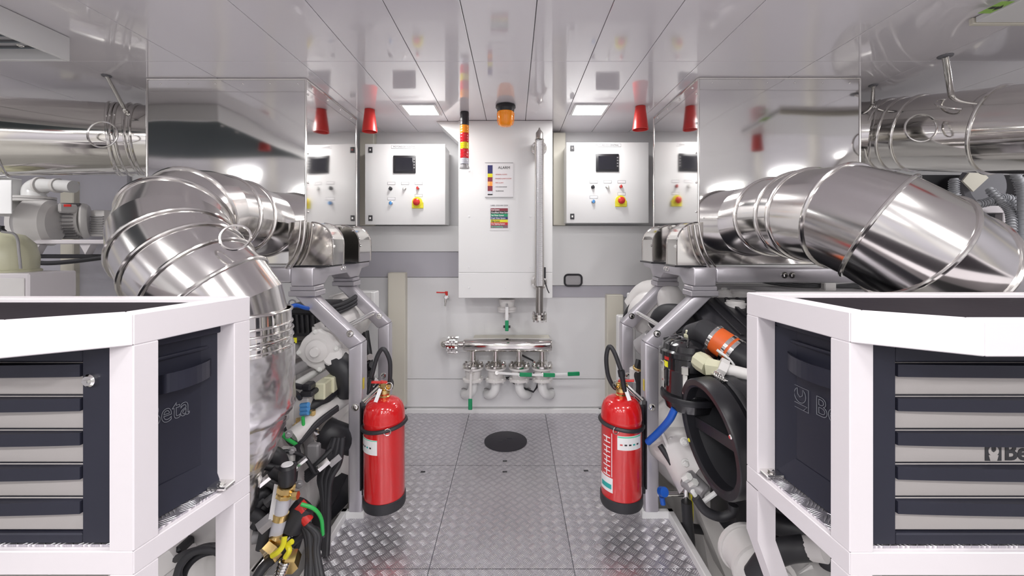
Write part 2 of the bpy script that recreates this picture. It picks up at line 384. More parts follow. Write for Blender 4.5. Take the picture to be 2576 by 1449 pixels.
# ------------------------------------------------------------------ ceiling lights: two in view, the rest added as fill
def clight(x, y, lab):
    t = thing('ceiling_light_and_fill', lab, 'light', (x, y, CEIL), 'square lit panels set in the ceiling')
    o = MB(); h = .093
    for a, b in (((-h, -h), (h, -h+.012)), ((-h, h-.012), (h, h)), ((-h, -h+.012), (-h+.012, h-.012)), ((h-.012, -h+.012), (h, h-.012))):
        o.box((x+a[0], y+a[1], CEIL-.006), (x+b[0], y+b[1], CEIL-.0002), .001)
    obj('light_frame', o, 'gloss_white', t, 0)
    obj('diffuser', MB().box((x-h+.0125, y-h+.0125, CEIL-.004), (x+h-.0125, y+h-.0125, CEIL-.0005)), 'lamp', t, 0)
for lx, ly in LAMPS_AND_FILL:
    if ly > 2.0: lab = 'lit square ceiling panel left of the hanging stack light' if lx < 0 else 'lit square ceiling panel above the right control cabinet'
    else:
        col_ = {-2.75: 'by the left wall', -1.2: 'above the left trolley side', -.45: 'left of the walkway centre', .45: 'right of the walkway centre', 1.2: 'above the right trolley side', 2.75: 'by the right wall'}[lx]
        lab = 'added fill light panel in the ceiling %s, %s' % (col_, {.45: 'row over the trolleys', .3: 'row over the trolleys', 1.62: 'beyond the exhaust pipe end', -.6: 'middle row behind the camera', -1.7: 'row nearest the grey door'}[ly])
    clight(lx, ly, lab)

# ------------------------------------------------------------------ stainless boxes under the ceiling
def plenum(x0, x1, y0, y1, lab, s):
    zt = CEIL-.004; zb = EYE-.095
    t = thing('exhaust_housing', lab, 'exhaust box', ((x0+x1)/2, (y0+y1)/2, zb))
    def sheet(name, a, b): return obj(name, MB().box(a, b, .0015), 'sheet', t, 0)
    e = .004
    sheet('front_sheet', (x0+e, y0, zb), (x1-e, y0+.003, zt)); sheet('back_sheet', (x0+e, y1-.003, zb), (x1-e, y1, zt))
    sheet('side_sheet', (x0, y0+e, zb), (x0+.003, y1-e, zt)); sheet('side_sheet', (x1-.003, y0+e, zb), (x1, y1-e, zt))
    sheet('bottom_sheet', (x0+e, y0+e, zb-.003), (x1-e, y1-e, zb))
    tr = MB()
    for x in (x0, x1):
        for y in (y0, y1): tr.cyl((x, y, zb), (x, y, zt), .0045, seg=8)
    for y in (y0, y1): tr.cyl((x0, y, zt), (x1, y, zt), .004, seg=8)
    for x in (x0, x1): tr.cyl((x, y0, zt), (x, y1, zt), .004, seg=8)
    obj('corner_bead', tr, 'bead', t)
    rv = MB(); xi = x1 if s < 0 else x0
    for k in range(6): rv.sphere((xi-s*.0005, y0+.02+.0, zb+.1+k*.13), .005, seg=8); rv.sphere((x0+.06+k*.12, y0, zt-.02), .004, seg=8)
    for k in range(4): rv.sphere((xi-s*.0005, y0+.06+k*.15, zt-.02), .005, seg=8)
    obj('rivet', rv, 'chrome', t)['kind'] = 'stuff'
    return t
plenum(-1.607, -.911, 1.83, 2.42, 'polished stainless exhaust box hanging from the ceiling on the left', -1)
plenum(.806, 1.51, 1.82, 2.40, 'polished stainless exhaust box hanging from the ceiling on the right', 1)

# arched heat shields at the inner foot of each box
def shield(s, y0, y1, xo, lab):
    xi = .808 if s > 0 else .871
    zb = EYE-.092; zt = EYE+.082; R = .085
    # xo = distance of the outer face (mirrored half coordinate), xi of the inner
    def prof(inset=0):
        p = [(xi, zb)] + [(xi, zt-inset)]
        for k in range(9):
            a = PI/2*(k/8); p.append((xo+inset+R-R*math.sin(a)+.0, zt-inset-R+R*math.cos(a)))
        p.append((xo+inset, zb)); return p
    t = thing('heat_shield', lab, 'heat shield', (mx(s, xo), (y0+y1)/2, zb))
    pr = prof(0)
    P = [(mx(s, x), z) for x, z in pr]
    obj('front_plate', MB().poly([(x, y0, z) for x, z in P], (0, .003, 0)), 'steel', t, 30)
    obj('back_plate', MB().poly([(x, y1-.003, z) for x, z in P], (0, .003, 0)), 'steel', t, 30)
    b = MB(); 
    for i in range(1, len(P)-1):
        p0, p1 = P[i], P[i+1]; b.poly([(p0[0], y0+.003, p0[1]), (p1[0], y0+.003, p1[1]), (p1[0]+s*.002, y0+.003, p1[1]-.001), (p0[0]+s*.002, y0+.003, p0[1]-.002)], (0, y1-y0-.006, 0))
    obj('curved_cover', b, 'steel', t, 60)
    for yy in (y0, y1): obj('edge_bead', MB().tube([(x, yy, z) for x, z in P[2:]], .0035, 6), 'bead', t)
    for k in (2, 5, 8, 10): obj('bolt', MB().hexbolt((P[k][0]-s*.006, y0-.002, P[k][1]-.012), (0, -1, 0), .004, .004), 'chrome', t)
    obj('foot_gasket', MB().box((mx(s, xo)-.01, y0-.01, zb-.008), (mx(s, xi)+.01, y1+.01, zb-.001), .002), 'black', t, 0)
shield(-1, 1.69, 1.80, .692, 'front arched polished heat shield at the foot of the left exhaust box')
shield(-1, 1.98, 2.14, .692, 'rear arched polished heat shield at the foot of the left exhaust box')
shield(1, 1.69, 1.80, .70, 'front arched polished heat shield at the foot of the right exhaust box')
shield(1, 1.98, 2.14, .70, 'rear arched polished heat shield at the foot of the right exhaust box')

# ------------------------------------------------------------------ mitred ducts
def duct(name, lab, cat, pts, R, m='duct', bead=.006, skip=(), seg=56):
    P = [W(*p) for p in pts]; n = len(P)
    t = thing(name, lab, cat, tuple(P[0]))
    D = [(P[i+1]-P[i]).normalized() for i in range(n-1)]
    PN = [D[0]]+[(D[i-1]+D[i]).normalized() for i in range(1, n-1)]+[D[-1]]
    joints = []
    rr = R if isinstance(R, list) else [R]*n
    for i in range(n-1):
        d = D[i]; u = (Vector((0, 0, 1))-d*d.z); u = u.normalized() if u.length > .1 else Vector((0, 1, 0)).cross(d).normalized(); w = d.cross(u)
        b = bmesh.new(); ra = []; rb = []
        for k in range(seg):
            a = 2*PI*k/seg; rad = (u*math.cos(a)+w*math.sin(a))
            def hit(pp, nn, r_): 
                o = pp+rad*r_; return o-d*((o-pp).dot(nn)/d.dot(nn))
            ra.append(b.verts.new(hit(P[i], PN[i], rr[i]))); rb.append(b.verts.new(hit(P[i+1], PN[i+1], rr[i+1])))
        for k in range(seg): b.faces.new((ra[k], ra[(k+1) % seg], rb[(k+1) % seg], rb[k]))
        if i == 0: joints.append([v.co.copy() for v in ra])
        joints.append([v.co.copy() for v in rb])
        bmesh.ops.recalc_face_normals(b, faces=b.faces[:])
        obj('duct_section', b, m, t, 40)
    for i, j in enumerate(joints):
        if i in skip: continue
        c = sum(j, Vector())/len(j); obj('seam_bead', MB().tube([c+(p-c)*1.012 for p in j], bead, 8, closed=True), 'bead', t)
    for j, sg_ in ((joints[0], -1), (joints[-1], 1)):
        c = sum(j, Vector())/len(j); mb_ = MB(); mb_.bm.faces.new([mb_.bm.verts.new(p) for p in j]); obj('end_plate', mb_, m, t, 0)
    return t
ld_ = duct('insulated_elbow_duct', 'large polished steel elbow duct on the left bending down behind the tool trolley', 'duct',
     [(660, 562, 1.826), (598, 547, 1.62), (560, 540, 1.54), (522, 535, 1.46), (478, 540, 1.385), (446, 560, 1.325), (436, 594, 1.275), (446, 632, 1.24), (472, 672, 1.215), (507, 708, 1.20), (543, 740, 1.198), (570, 774, 1.203), (583, 815, 1.21)], [.142, .143, .143, .145, .150, .152, .153, .155, .156, .156, .154, .151, .147], skip=(3, 6, 11, 12))
rd_ = duct('insulated_elbow_duct', 'large polished steel elbow duct on the right reaching toward the tool trolley', 'duct',
     [(1890, 556, 1.817), (1948, 545, 1.62), (2010, 541, 1.47), (2042, 541, 1.40), (2122, 545, 1.28), (2210, 574, 1.20), (2294, 620, 1.165), (2362, 666, 1.185), (2402, 700, 1.23), (2446, 752, 1.30), (2480, 860, 1.36), (2480, 1000, 1.38)], [.146, .148, .150, .152, .157, .16, .16, .16, .158, .155, .15, .15])
def clampring(t, c, axis, R, lab=None): obj('access_ring', MB().ring(c, axis, R, .0035, 32, 6), 'bead', t)
clampring(ld_, W(592, 597, 1.125), (.35, -1, .45), .036); clampring(rd_, W(1985, 560, 1.36), (-.3, -1, .1), .03)
obj('stay_rod', MB().beam(W(1772, 548, 1.815), W(1866, 548, 1.815), .004, .004, 0), 'bead', rd_); obj('stay_rod', MB().beam(W(676, 555, 1.822), W(762, 555, 1.822), .004, .004, 0), 'bead', ld_)
for t_, ps in ((rd_, [(1747, 566), (1752, 600), (1765, 640), (1786, 672)]), (rd_, [(1758, 566), (1764, 600), (1778, 640), (1800, 672)]), (ld_, [(767, 555), (764, 600), (752, 640), (731, 674)]), (ld_, [(757, 555), (753, 600), (740, 640), (719, 674)])):
    obj('corner_seam', MB().tube([W(a_, b__, 1.665 if 0 else 1.66) for a_, b__ in ps], .005, 8, smooth=5), 'bead', t_)

# foil covered riser under the left elbow
ft = thing('foil_wrapped_riser', 'crinkled foil wrapped exhaust riser below the left elbow duct', 'exhaust pipe', tuple(W(590, 1200, 1.3)))
def seg_lathe(pts, name, m, seg=48, wob=0, smooth=4):
    P = spline([Vector((p[0], p[1], p[2])) for p in pts], smooth); R = [p[3] for p in pts]
    mb = MB(); n = len(P); rs = []
    for i in range(n):
        f = i*(len(R)-1)/(n-1); k = min(int(f), len(R)-2); rs.append(R[k]+(R[k+1]-R[k])*(f-k))
    rings = []
    for i in range(n):
        rings.append([mb.bm.verts.new(P[i]+Vector((math.cos(2*PI*k/seg), math.sin(2*PI*k/seg), 0))*(rs[i]*(1+wob*(math.sin(k*1.7+i*.9)*.5+random.uniform(-.5, .5))))) for k in range(seg)])
    for a, c in zip(rings, rings[1:]):
        for k in range(seg): mb.bm.faces.new((a[k], a[(k+1) % seg], c[(k+1) % seg], c[k]))
    bmesh.ops.recalc_face_normals(mb.bm, faces=mb.bm.faces[:])
    return obj(name, mb, m, ft, 80 if not wob else 60)
a = W(583, 785, 1.205)
zz = lambda py: W(0, py, 1.21).z
seg_lathe([(a.x, 1.21, zz(782), .150), (a.x, 1.21, zz(815), .152)], 'collar', 'steel')
for py in (783, 815): obj('collar_band', MB().ring((a.x, 1.21, zz(py)), (0, 0, 1), .152, .004, 48), 'bead', ft)
seg_lathe([(a.x, 1.21, zz(816), .15), (a.x, 1.21, zz(850), .156), (a.x+.002, 1.21, zz(852), .15), (a.x, 1.21, zz(880), .158)], 'foil_sleeve', 'steel', wob=.006)
for py in (832, 850, 872): obj('collar_band', MB().ring((a.x, 1.21, zz(py)), (0, 0, 1), .155, .003, 48), 'bead', ft)
seg_lathe([(a.x, 1.21, zz(878), .158), (a.x, 1.212, zz(960), .160), (a.x, 1.215, zz(1030), .158), (a.x-.01, 1.22, zz(1060), .148)], 'foil_sleeve', 'foil', wob=.02, smooth=5)
seg_lathe([(a.x-.01, 1.22, zz(1058), .148), (a.x-.02, 1.24, zz(1110), .135), (a.x-.035, 1.26, zz(1180), .11), (a.x-.06, 1.28, zz(1240), .09), (a.x-.08, 1.3, zz(1330), .085)], 'foil_sleeve', 'foil', wob=.03, smooth=5)
b = MB(); c0 = Vector((a.x-.01, 1.22, zz(1058)))
b.tube([c0+Vector((math.cos(t_/24*2*PI)*.153, math.sin(t_/24*2*PI)*.153, .03*math.sin(t_/24*2*PI+1.2))) for t_ in range(24)], .003, 6, closed=True); obj('tie_wire', b, 'chrome', ft)
o_ = obj('warning_strip', MB().patch((a.x, 1.212), .162, math.radians(-72), math.radians(-64), zz(1020), zz(890), .002), 'redmatt', ft, 0)

# horizontal exhaust runs under the ceiling
lp = duct('horizontal_exhaust_pipe', 'polished exhaust pipe running left from the left steel box', 'pipe', [(420, 355, 2.10), (362, 353, 2.06), (345, 352, 2.05), (318, 352, 2.03), (303, 351, 2.02), (290, 350, 2.01), (0, 343, 1.80), (-450, 330, 1.5)], .168, 'steel', .006)
rp = duct('horizontal_exhaust_pipe', 'polished exhaust pipe running right from the right steel box', 'pipe', [(2110, 345, 2.12), (2200, 342, 2.05), (2224, 341, 2.02), (2236, 340, 2.0), (2264, 339, 1.96), (2312, 336, 1.89), (2513, 328, 1.62), (2900, 312, 1.3)], .165, 'steel', .006)
b = MB().ring(W(258, 338, 1.775), (.15, -1, .1), .056, .004, 36, 6); obj('access_ring', b, 'bead', lp)
b = MB().ring(W(2316, 322, 1.68), (-.2, -1, .05), .055, .004, 36, 6).ring(W(2398, 262, 1.66), (-.1, -.6, .8), .055, .004, 36, 6); obj('access_ring', b, 'bead', rp)
def rod(x0, y0, x1, y1, yt, yb, r, lab):
    p0 = W(x0, y0, yt); p0.z = CEIL-.001; p1 = W(x1, y1, yb)
    t = thing('hanger_rod', lab, 'pipe hanger', tuple(p0)); obj('rod', MB().cyl(p0, p1, r, seg=14), 'chrome', t)
    obj('ceiling_rose', MB().lathe([(r*2.2, 0), (r*2.0, .004)], (p0.x, p0.y, p0.z), (0, 0, -1), 20), 'darkgrey', t); obj('foot_collar', MB().cyl(p1, p1+(p0-p1).normalized()*.02, r*1.5, seg=14), 'chrome', t)
rod(268, 190, 318, 283, 1.80, 1.93, .008, 'slanted steel hanger rod above the left exhaust pipe')
rod(2197, 215, 2195, 268, 1.91, 1.99, .008, 'short steel hanger rod beside the right exhaust box')
rod(2378, 140, 2395, 252, 1.61, 1.72, .011, 'thick steel hanger rod above the right exhaust pipe')

# ------------------------------------------------------------------ support frames
def support(s):
    side = 'left' if s < 0 else 'right'
    t = thing('engine_support_frame', 'silver painted steel support frame standing on the %s edge of the walkway' % side, 'support frame', (mx(s, .594), 1.7, 0))
    w = .058; xo = .594; xt = .80; zk = EYE-.40; ztop = EYE-.215
    for y in (1.70, 2.10):
        bb = .0 if y < 2 else -.035
        hw = w/2; x = xo+(.012 if y > 2 else 0)
        # bent leg profile in X-Z, extruded along Y
        prof = [(x-hw, -.03), (x+hw, -.03), (x+hw, zk-.03), (xt+.035, ztop), (xt-.045, ztop), (x-hw, zk)]
        legp = [(x-hw, -.03), (x+hw, -.03), (x+hw, zk-.028), (x-hw, zk)]
        # leg and brace meet on the mitre line (x-hw,zk)-(x+hw,zk-.028)
        obj('leg', MB().bevpoly([(mx(s, px_), y-hw, z_) for px_, z_ in legp], (0, w, 0), .007, 2), 'alu', t, 45)
        br = [(x-hw, zk), (x+hw, zk-.028), (xt+.040, ztop), (xt-.040, ztop)]
        obj('brace', MB().bevpoly([(mx(s, px_), y-hw, z_) for px_, z_ in br], (0, w, 0), .007, 2), 'alu', t, 45)
        obj('mounting_block', MB().box((mx(s, xt-.055), y-.045, ztop), (mx(s, xt+.055), y+.045, ztop+.022), .003).box((mx(s, xt-.05), y-.042, ztop+.023), (mx(s, xt+.05), y+.042, ztop+.04), .003), 'alu', t, 30)
        obj('bolt', MB().hexbolt((mx(s, x+.02), y-hw, zk+.035), (0, -1, 0), .010, .010), 'chrome', t)
        obj('bolt', MB().hexbolt((mx(s, x), y-hw, zk-.26), (0, -1, 0), .010, .006), 'chrome', t)
        obj('base_foot', MB().box((mx(s, x-.036), y-.036, -.05), (mx(s, x+.036), y+.036, -.028), .003), 'alu', t, 30)
    zr0 = ztop+.041; zr1 = EYE-.100
    obj('side_rail', MB().bevpoly([(mx(s, xt-.045), 1.655, ztop+.041), (mx(s, xt-.045), 1.76, ztop+.041), (mx(s, xt-.045), 1.80, zr1-.045), (mx(s, xt-.045), 2.0, zr1-.045), (mx(s, xt-.045), 2.04, ztop+.041), (mx(s, xt-.045), 2.15, ztop+.041), (mx(s, xt-.045), 2.19, zr1-.035), (mx(s, xt-.045), 2.30, zr1-.03), (mx(s, xt-.045), 2.30, zr1), (mx(s, xt-.045), 1.655, zr1)], (s*.09, 0, 0), .006, 2), 'alu', t, 45)
    obj('cross_rail', MB().box((mx(s, xt+.046), 1.665, zr1-.062), (mx(s, 1.52), 1.74, zr1), .010, 2), 'alu', t, 45)
    for xx in ((1.12, 1.15) if s > 0 else (1.25,)): obj('bolt', MB().hexbolt((mx(s, xx), 1.665, zr1-.03), (0, -1, 0), .009, .009), 'chrome', t)
    for yy in (1.93, 1.955): obj('bolt', MB().hexbolt((mx(s, xt-.045), yy, zr1-.02), (-s, 0, 0), .009, .009), 'chrome', t)
    obj('tie_bar', MB().cyl((mx(s, xo+.06), 1.72, zk+.05), (mx(s, xo+.06), 2.08, zk+.05), .011), 'chrome', t)
    p = W(910, 968, 1.67) if s < 0 else W(1621, 972, 1.67)
    obj('warning_label', MB().box((mx(s, xo-.03), 1.672, p.z-.02), (mx(s, xo-.0305)+.0, 1.69, p.z+.025)).box((mx(s, xo-.0302)-.0006, 1.675, p.z-.005), (mx(s, xo-.0302)+.0006, 1.687, p.z+.01)), 'yellowlens', t, 0)
support(-1); support(1)

# ------------------------------------------------------------------ tool trolleys
def inset(poly, d):
    n = len(poly); out = []
    area = sum(poly[i][0]*poly[(i+1) % n][1]-poly[(i+1) % n][0]*poly[i][1] for i in range(n)); sg = 1 if area > 0 else -1
    for i in range(n):
        p0 = Vector(poly[i-1]); p1 = Vector(poly[i]); p2 = Vector(poly[(i+1) % n])
        a = (p1-p0).normalized(); b = (p2-p1).normalized(); na = Vector((-a.y, a.x))*sg; nb = Vector((-b.y, b.x))*sg
        bis = (na+nb); k = d/(1+na.dot(nb)); out.append(p1+bis*k)
    return out
K = .80
def trolley(s):
    side = 'left' if s < 0 else 'right'
    if s < 0: A, B, C, ht, hb = (-.736, 1.167), (-.797, .875), (-.975, .762), .150, .648
    else: A, B, C, ht, hb = (.703, 1.26), (.725, .90), (.891, .7875), .150, .669
    A, B, C = [(p[0]*K, p[1]*K) for p in (A, B, C)]; zt = EYE-ht*K; zb = EYE-hb*K; XE = s*1.42
    T = .052*K; H = .066*K
    t = thing('tool_trolley_frame', 'white square-tube frame around the %s tool chest, black mat on top' % side, 'trolley', (A[0], A[1], BILGE))
    top = [A, B, C, (XE, C[1]), (XE, A[1])]; ti = inset(top, T)
    bot = [A, B, (XE, B[1]), (XE, A[1])]; bi = inset(bot, T)
    def rails(o, i, z0, z1):
        for k in range(len(o)):
            a, b_, c, d = o[k], o[(k+1) % len(o)], i[(k+1) % len(o)], i[k]
            obj('rail', MB().bevpoly([(p[0], p[1], z0) for p in (a, b_, c, d)], (0, 0, z1-z0), .0016, 1), 'frame_white', t, 30)
    rails(top, ti, zt-H, zt)
    rails(bot, bi, zb-.05*K, zb)
    obj('top_mat', MB().poly([(p[0], p[1], zt-.012) for p in inset(top, T*1.0)], (0, 0, .004)), 'mat', t, 0)
    def post(c, d1, z0, z1, name='post'):
        c = Vector(c); d1 = Vector(d1).normalized(); d2 = Vector((s, 0)); q = [c, c+d1*T, c+d1*T+d2*T, c+d2*T]
        obj(name, MB().bevpoly([(p.x, p.y, z0) for p in q], (0, 0, z1-z0), .0016, 1), 'frame_white', t, 30)
    dAB = Vector(B)-Vector(A)
    post(A, dAB, zb, zt-H); post(B, -dAB, zb, zt-H)
    post((XE-s*T, A[1]), (0, -1), BILGE, zt-H, 'leg'); post((XE-s*T, B[1]), (0, 1), BILGE, zb-.05*K, 'leg'); post((XE-s*T, B[1]), (0, 1), zb, zt-H, 'post')
    post(B, -dAB, BILGE, zb-.05*K, 'leg')
    if s < 0: post(A, dAB, BILGE, zb-.05*K, 'leg')
    else:
        a0 = Vector(A); zk = EYE-.69; z2 = zb-.05*K
        u = dAB.normalized()*T
        b = MB()
        for (x0, z0, x1, z1) in ((0, z2, 0, zk), (0, zk, .075, EYE-.90), (.075, EYE-.90, .075, BILGE)):
            v = []
            for xx, zz_ in ((x0, z0), (x1, z1)):
                v.append([b.bm.verts.new((a0.x+xx, a0.y, zz_)), b.bm.verts.new((a0.x+xx+u.x, a0.y+u.y, zz_)), b.bm.verts.new((a0.x+xx+u.x+T, a0.y+u.y, zz_)), b.bm.verts.new((a0.x+xx+T, a0.y, zz_))])
            for k in range(4): b.bm.faces.new((v[0][k], v[0][(k+1) % 4], v[1][(k+1) % 4], v[1][k]))
        bmesh.ops.remove_doubles(b.bm, verts=b.bm.verts[:], dist=1e-5); bmesh.ops.recalc_face_normals(b.bm, faces=b.bm.faces[:])
        obj('leg', b, 'frame_white', t, 20, 'kinked front leg')
    sh = inset(bot, T*.25)
    obj('tread_shelf', MB().poly([(p[0], p[1], zb+.0005) for p in sh], (0, 0, .004)), 'tread', t, 0)
    ap = Vector((A[0]+s*T*.5, A[1]-T*1.5)); 
    obj('shelf_lug', MB().box((A[0]+s*T*.15, A[1]-T*1.75, zb+.004), (A[0]+s*T*1.1, A[1]-T*.95, zb+.012), .002), 'chrome', t, 0)
    obj('bolt', MB().hexbolt((A[0]+s*T*.6, A[1]-T*1.35, zb+.012), (0, 0, 1), .007, .005), 'chrome', t)
    # the tool chest standing on the shelf
    c = thing('tool_chest', 'charcoal drawer cabinet with grey drawer fronts inside the %s white frame' % side, 'tool chest', (B[0], B[1], zb))
    yf = B[1]+.010; zc0 = zb+.006; zc1 = EYE-.206*K
    F1 = Vector((B[0]+s*(T+.002), yf)); F2 = Vector((A[0]+s*T*1.02, A[1]-.030)); XF = XE-s*.06
    if s < 0: F2 = Vector((-.775*K, 1.145*K))
    dv = (F2-F1).normalized(); nn = Vector((-s*dv.y, s*dv.x)); nn = nn if nn.x*s < 0 else -nn      # outward normal of the side
    I1 = F1-nn*.018; I2 = F2-nn*.018
    obj('carcass', MB().bevpoly([(I1.x, yf+.012, zc0), (I2.x, F2.y, zc0), (XF, F2.y, zc0), (XF, yf+.012, zc0)], (0, 0, zc1-zc0), .003, 1), 'cab', c, 30)
    Ls = (F2-F1).length; Hs = zc1-zc0
    def S(u, v, d=0):   # point on the side: u metres from the front, v metres up, d out of the recess
        p = F1+dv*u-nn*.018+nn*d; return Vector((p.x, p.y, zc0+v))
    def sbar(u0, v0, u1, v1, d, nm='side_frame', m='cab', bev=.003):
        q = [S(u0, v0, 0), S(u1, v0, 0), S(u1, v1, 0), S(u0, v1, 0)]
        obj(nm, MB().bevpoly(q, (nn.x*d, nn.y*d, 0), bev, 2), m, c, 40)
    sbar(0, Hs-.028, Ls, Hs, .018); sbar(0, 0, .018, Hs-.0285, .018); sbar(Ls-.012, .0, Ls, Hs-.0285, .018)
    # sloped inner walls of the recess
    obj('recess_wall', MB().poly([S(.018, 0, .018), S(.018, .05, .001), S(.018, 0, .0)], (dv.x*(Ls-.03), dv.y*(Ls-.03), 0)), 'cab', c, 20)
    obj('recess_wall', MB().poly([S(Ls-.012, .0, .017), S(Ls-.012, .0, .0), S(Ls-.055, .0, .0)], (0, 0, Hs-.0285)), 'cab', c, 20)
    sbar(.018, Hs-.060, Ls-.012, Hs-.052, .006, 'trim_line')
    # curved pull bar
    vh = Hs-(.330-.206)*K; pts = []
    for k in range(13):
        f = k/12; pts.append(S(.03+(Ls-.065)*f, vh, .006+.030*math.sin(PI*f)**.7))
    hb_ = MB()
    for k in range(12):
        q = [pts[k]+Vector((0, 0, -.017)), pts[k+1]+Vector((0, 0, -.017)), pts[k+1]+Vector((-nn.x*.008, -nn.y*.008, -.019)), pts[k]+Vector((-nn.x*.008, -nn.y*.008, -.019))]
        hb_.poly(q, (0, 0, .036))
    bmesh.ops.remove_doubles(hb_.bm, verts=hb_.bm.verts[:], dist=1e-5)
    obj('side_handle', hb_, 'cab', c, 50)
    right = Vector((dv.x, dv.y, 0))*(1 if s < 0 else -1); up = Vector((0, 0, 1))
    # locate the lettering on the side plane from its ray
    def uhit(px): 
        kx = (px-1292)/FPX; base = F1-nn*.018; return (kx*base.y-base.x)/(dv.x-kx*dv.y)
    ht_ = .070*K
    if s < 0:
        uu = uhit(476); pz = EYE-.412*K; o = S(uu, pz-zc0, .0012)
        text('Beta', ht_, o, right, up, 'outline', c, 'raised_lettering', outline=.0007, align='RIGHT', sx=.78)
        lo_ = None
    else:
        uu = uhit(2052); pz = EYE-.425*K; o = S(uu, pz-zc0, .0012)
        text('Beta', ht_, o, right, up, 'outline', c, 'raised_lettering', outline=.0007)
        lo_ = o-right*.052*K
    def logo(org, r_, u_, w_, m, solid, par):
        def P(a, b_): return org+r_*(a*w_)+u_*(b_*w_)
        if solid:
            n_ = r_.cross(u_)*.0006; k = MB()
            k.poly([P(-.5, -.5), P(.5, -.5), P(.5, .5), P(-.5, .5)], n_); obj('emblem_ground', k, 'ink', par, 0)
            k = MB(); hd = [P(.32*math.cos(a), .1+.32*math.sin(a)) for a in [math.radians(d_) for d_ in range(60, -241, -20)]]
            hd += [P(-.14, .12), P(0, .02), P(.14, .12)]
            k.poly([h_+n_ for h_ in hd], n_); k.poly([P(-.2, -.5)+n_, P(.2, -.5)+n_, P(.3, -.15)+n_, P(-.3, -.15)+n_], n_*1.01); obj('emblem_spanner', k, 'drawer', par, 0)
        else:
            k = MB(); k.tube([P(-.5, -.5), P(.5, -.5), P(.5, .5), P(-.5, .5)], .0007, 5, closed=True)
            hd = [P(.34*math.cos(a), .12+.34*math.sin(a)) for a in [math.radians(d_) for d_ in range(60, -241, -20)]]+[P(-.14, .14), P(0, .04), P(.14, .14)]
            k.tube(hd, .0007, 5, closed=True); k.tube([P(-.42, -.28), P(0, -.28), P(.42, -.28), P(.2, -.5)], .0007, 5); obj('raised_emblem', k, 'outline', par, 0)
    if lo_: logo(lo_, right, up, .060*K, 'outline', False, c)
    # front: bezel and drawers
    yb_ = yf+.012; e0 = F1.x
    dx = (-.918*K if s < 0 else ((2268-1292)*.90/FPX*K)); zq = lambda py, sc=yf: EYE-(py-610)/FPX*sc
    def fr(xa, xb, z0, z1, d, nm, m, bev=.002): return obj(nm, MB().box((min(xa, xb), yf+.011-d, z0), (max(xa, xb), yf+.0118, z1), bev), m, c, 0)
    fr(e0, dx, zc0, zc1, .011, 'bezel', 'cab'); fr(dx+s*.0005, XF, zq(911), zc1, .011, 'bezel', 'cab'); fr(dx+s*.0005, XF, zc0, zq(1343), .011, 'bezel', 'cab')
    xm = XF
    for k in range(5):
        z1 = zq(913+86*k); zm = zq(947+86*k); z0 = zq(997+86*k)
        d = fr(dx+s*.001, xm, z0, z1-.001, .004, 'drawer', 'drawer')
        n_ = 20; xs_ = [dx+s*.0015+(xm-dx-s*.003)*i/n_ for i in range(n_+1)]
        front = [Vector((x_, yf-.002-.009*math.sin(PI*(i/n_))**.8, 0)) for i, x_ in enumerate(xs_)]
        ply = front+[Vector((xs_[-1], yf+.007, 0)), Vector((xs_[0], yf+.007, 0))]
        obj('drawer_handle', MB().poly([Vector((p.x, p.y, zm)) for p in ply], (0, 0, (z1-zm)-.002)), 'cab', d, 30)
        if k == 2 and s > 0:
            ol = Vector(((2499-1292)/FPX*(yf+.006), yf+.0066, zq(1143))); logo(ol, Vector((1, 0, 0)), Vector((0, 0, 1)), .036*K, 'ink', True, d)
            text('Beta', .052*K, ol+Vector((.024*K, 0, 0)), (1, 0, 0), (0, 0, 1), 'ink', d, 'lettering', bold=.0012)
    if s < 0:
        lp_ = Vector(((231-1292)/FPX*yf, yf, zq(955)))
        obj('lock', MB().lathe([(.011, 0), (.011, .006), (.008, .009)], lp_, (0, -1, 0), 20).box((lp_.x-.0045, lp_.y-.013, lp_.z-.002), (lp_.x+.0045, lp_.y-.009, lp_.z+.002)), 'chrome', c)
trolley(-1); trolley(1)

# ------------------------------------------------------------------ trunk, wall equipment
TY = 2.46
a = W(1153, 303, TY); b_ = W(1390, 686, TY); c_ = W(1390, 750, TY)
tk = thing('ventilation_trunk', 'tall white casing on the back wall between the two control cabinets', 'casing', (a.x, TY, c_.z))
obj('casing_body', MB().box((a.x, TY+.004, c_.z), (b_.x, WY-.035, CEIL-.001), .003), 'gloss_white', tk, 0)
obj('front_panel', MB().box((a.x+.001, TY, b_.z+.002), (b_.x-.001, TY+.0035, CEIL-.002), .0015), 'gloss_white', tk, 0)
obj('front_panel', MB().box((a.x+.001, TY, c_.z+.001), (b_.x-.001, TY+.0035, b_.z-.002), .0015), 'gloss_white', tk, 0)
b = MB()
for px, py in ((1180, 545), (1180, 672), (1335, 672), (1335, 545), (1272, 724), (1180, 724), (1180, 430)): p = W(px, py, TY); b.lathe([(.006, 0), (.005, .002)], p, (0, -1, 0), 12)
obj('screw_cap', b, 'wall', tk)
g0 = W(1098, 303, TY+.02); g1 = W(1152, 358, TY+.02)
obj('gusset', MB().poly([(g0.x, TY+.02, CEIL-.001), (a.x-.0005, TY+.02, CEIL-.001), (a.x-.0005, TY+.02, g1.z)], (0, .2, 0)), 'gloss_white', tk, 0)

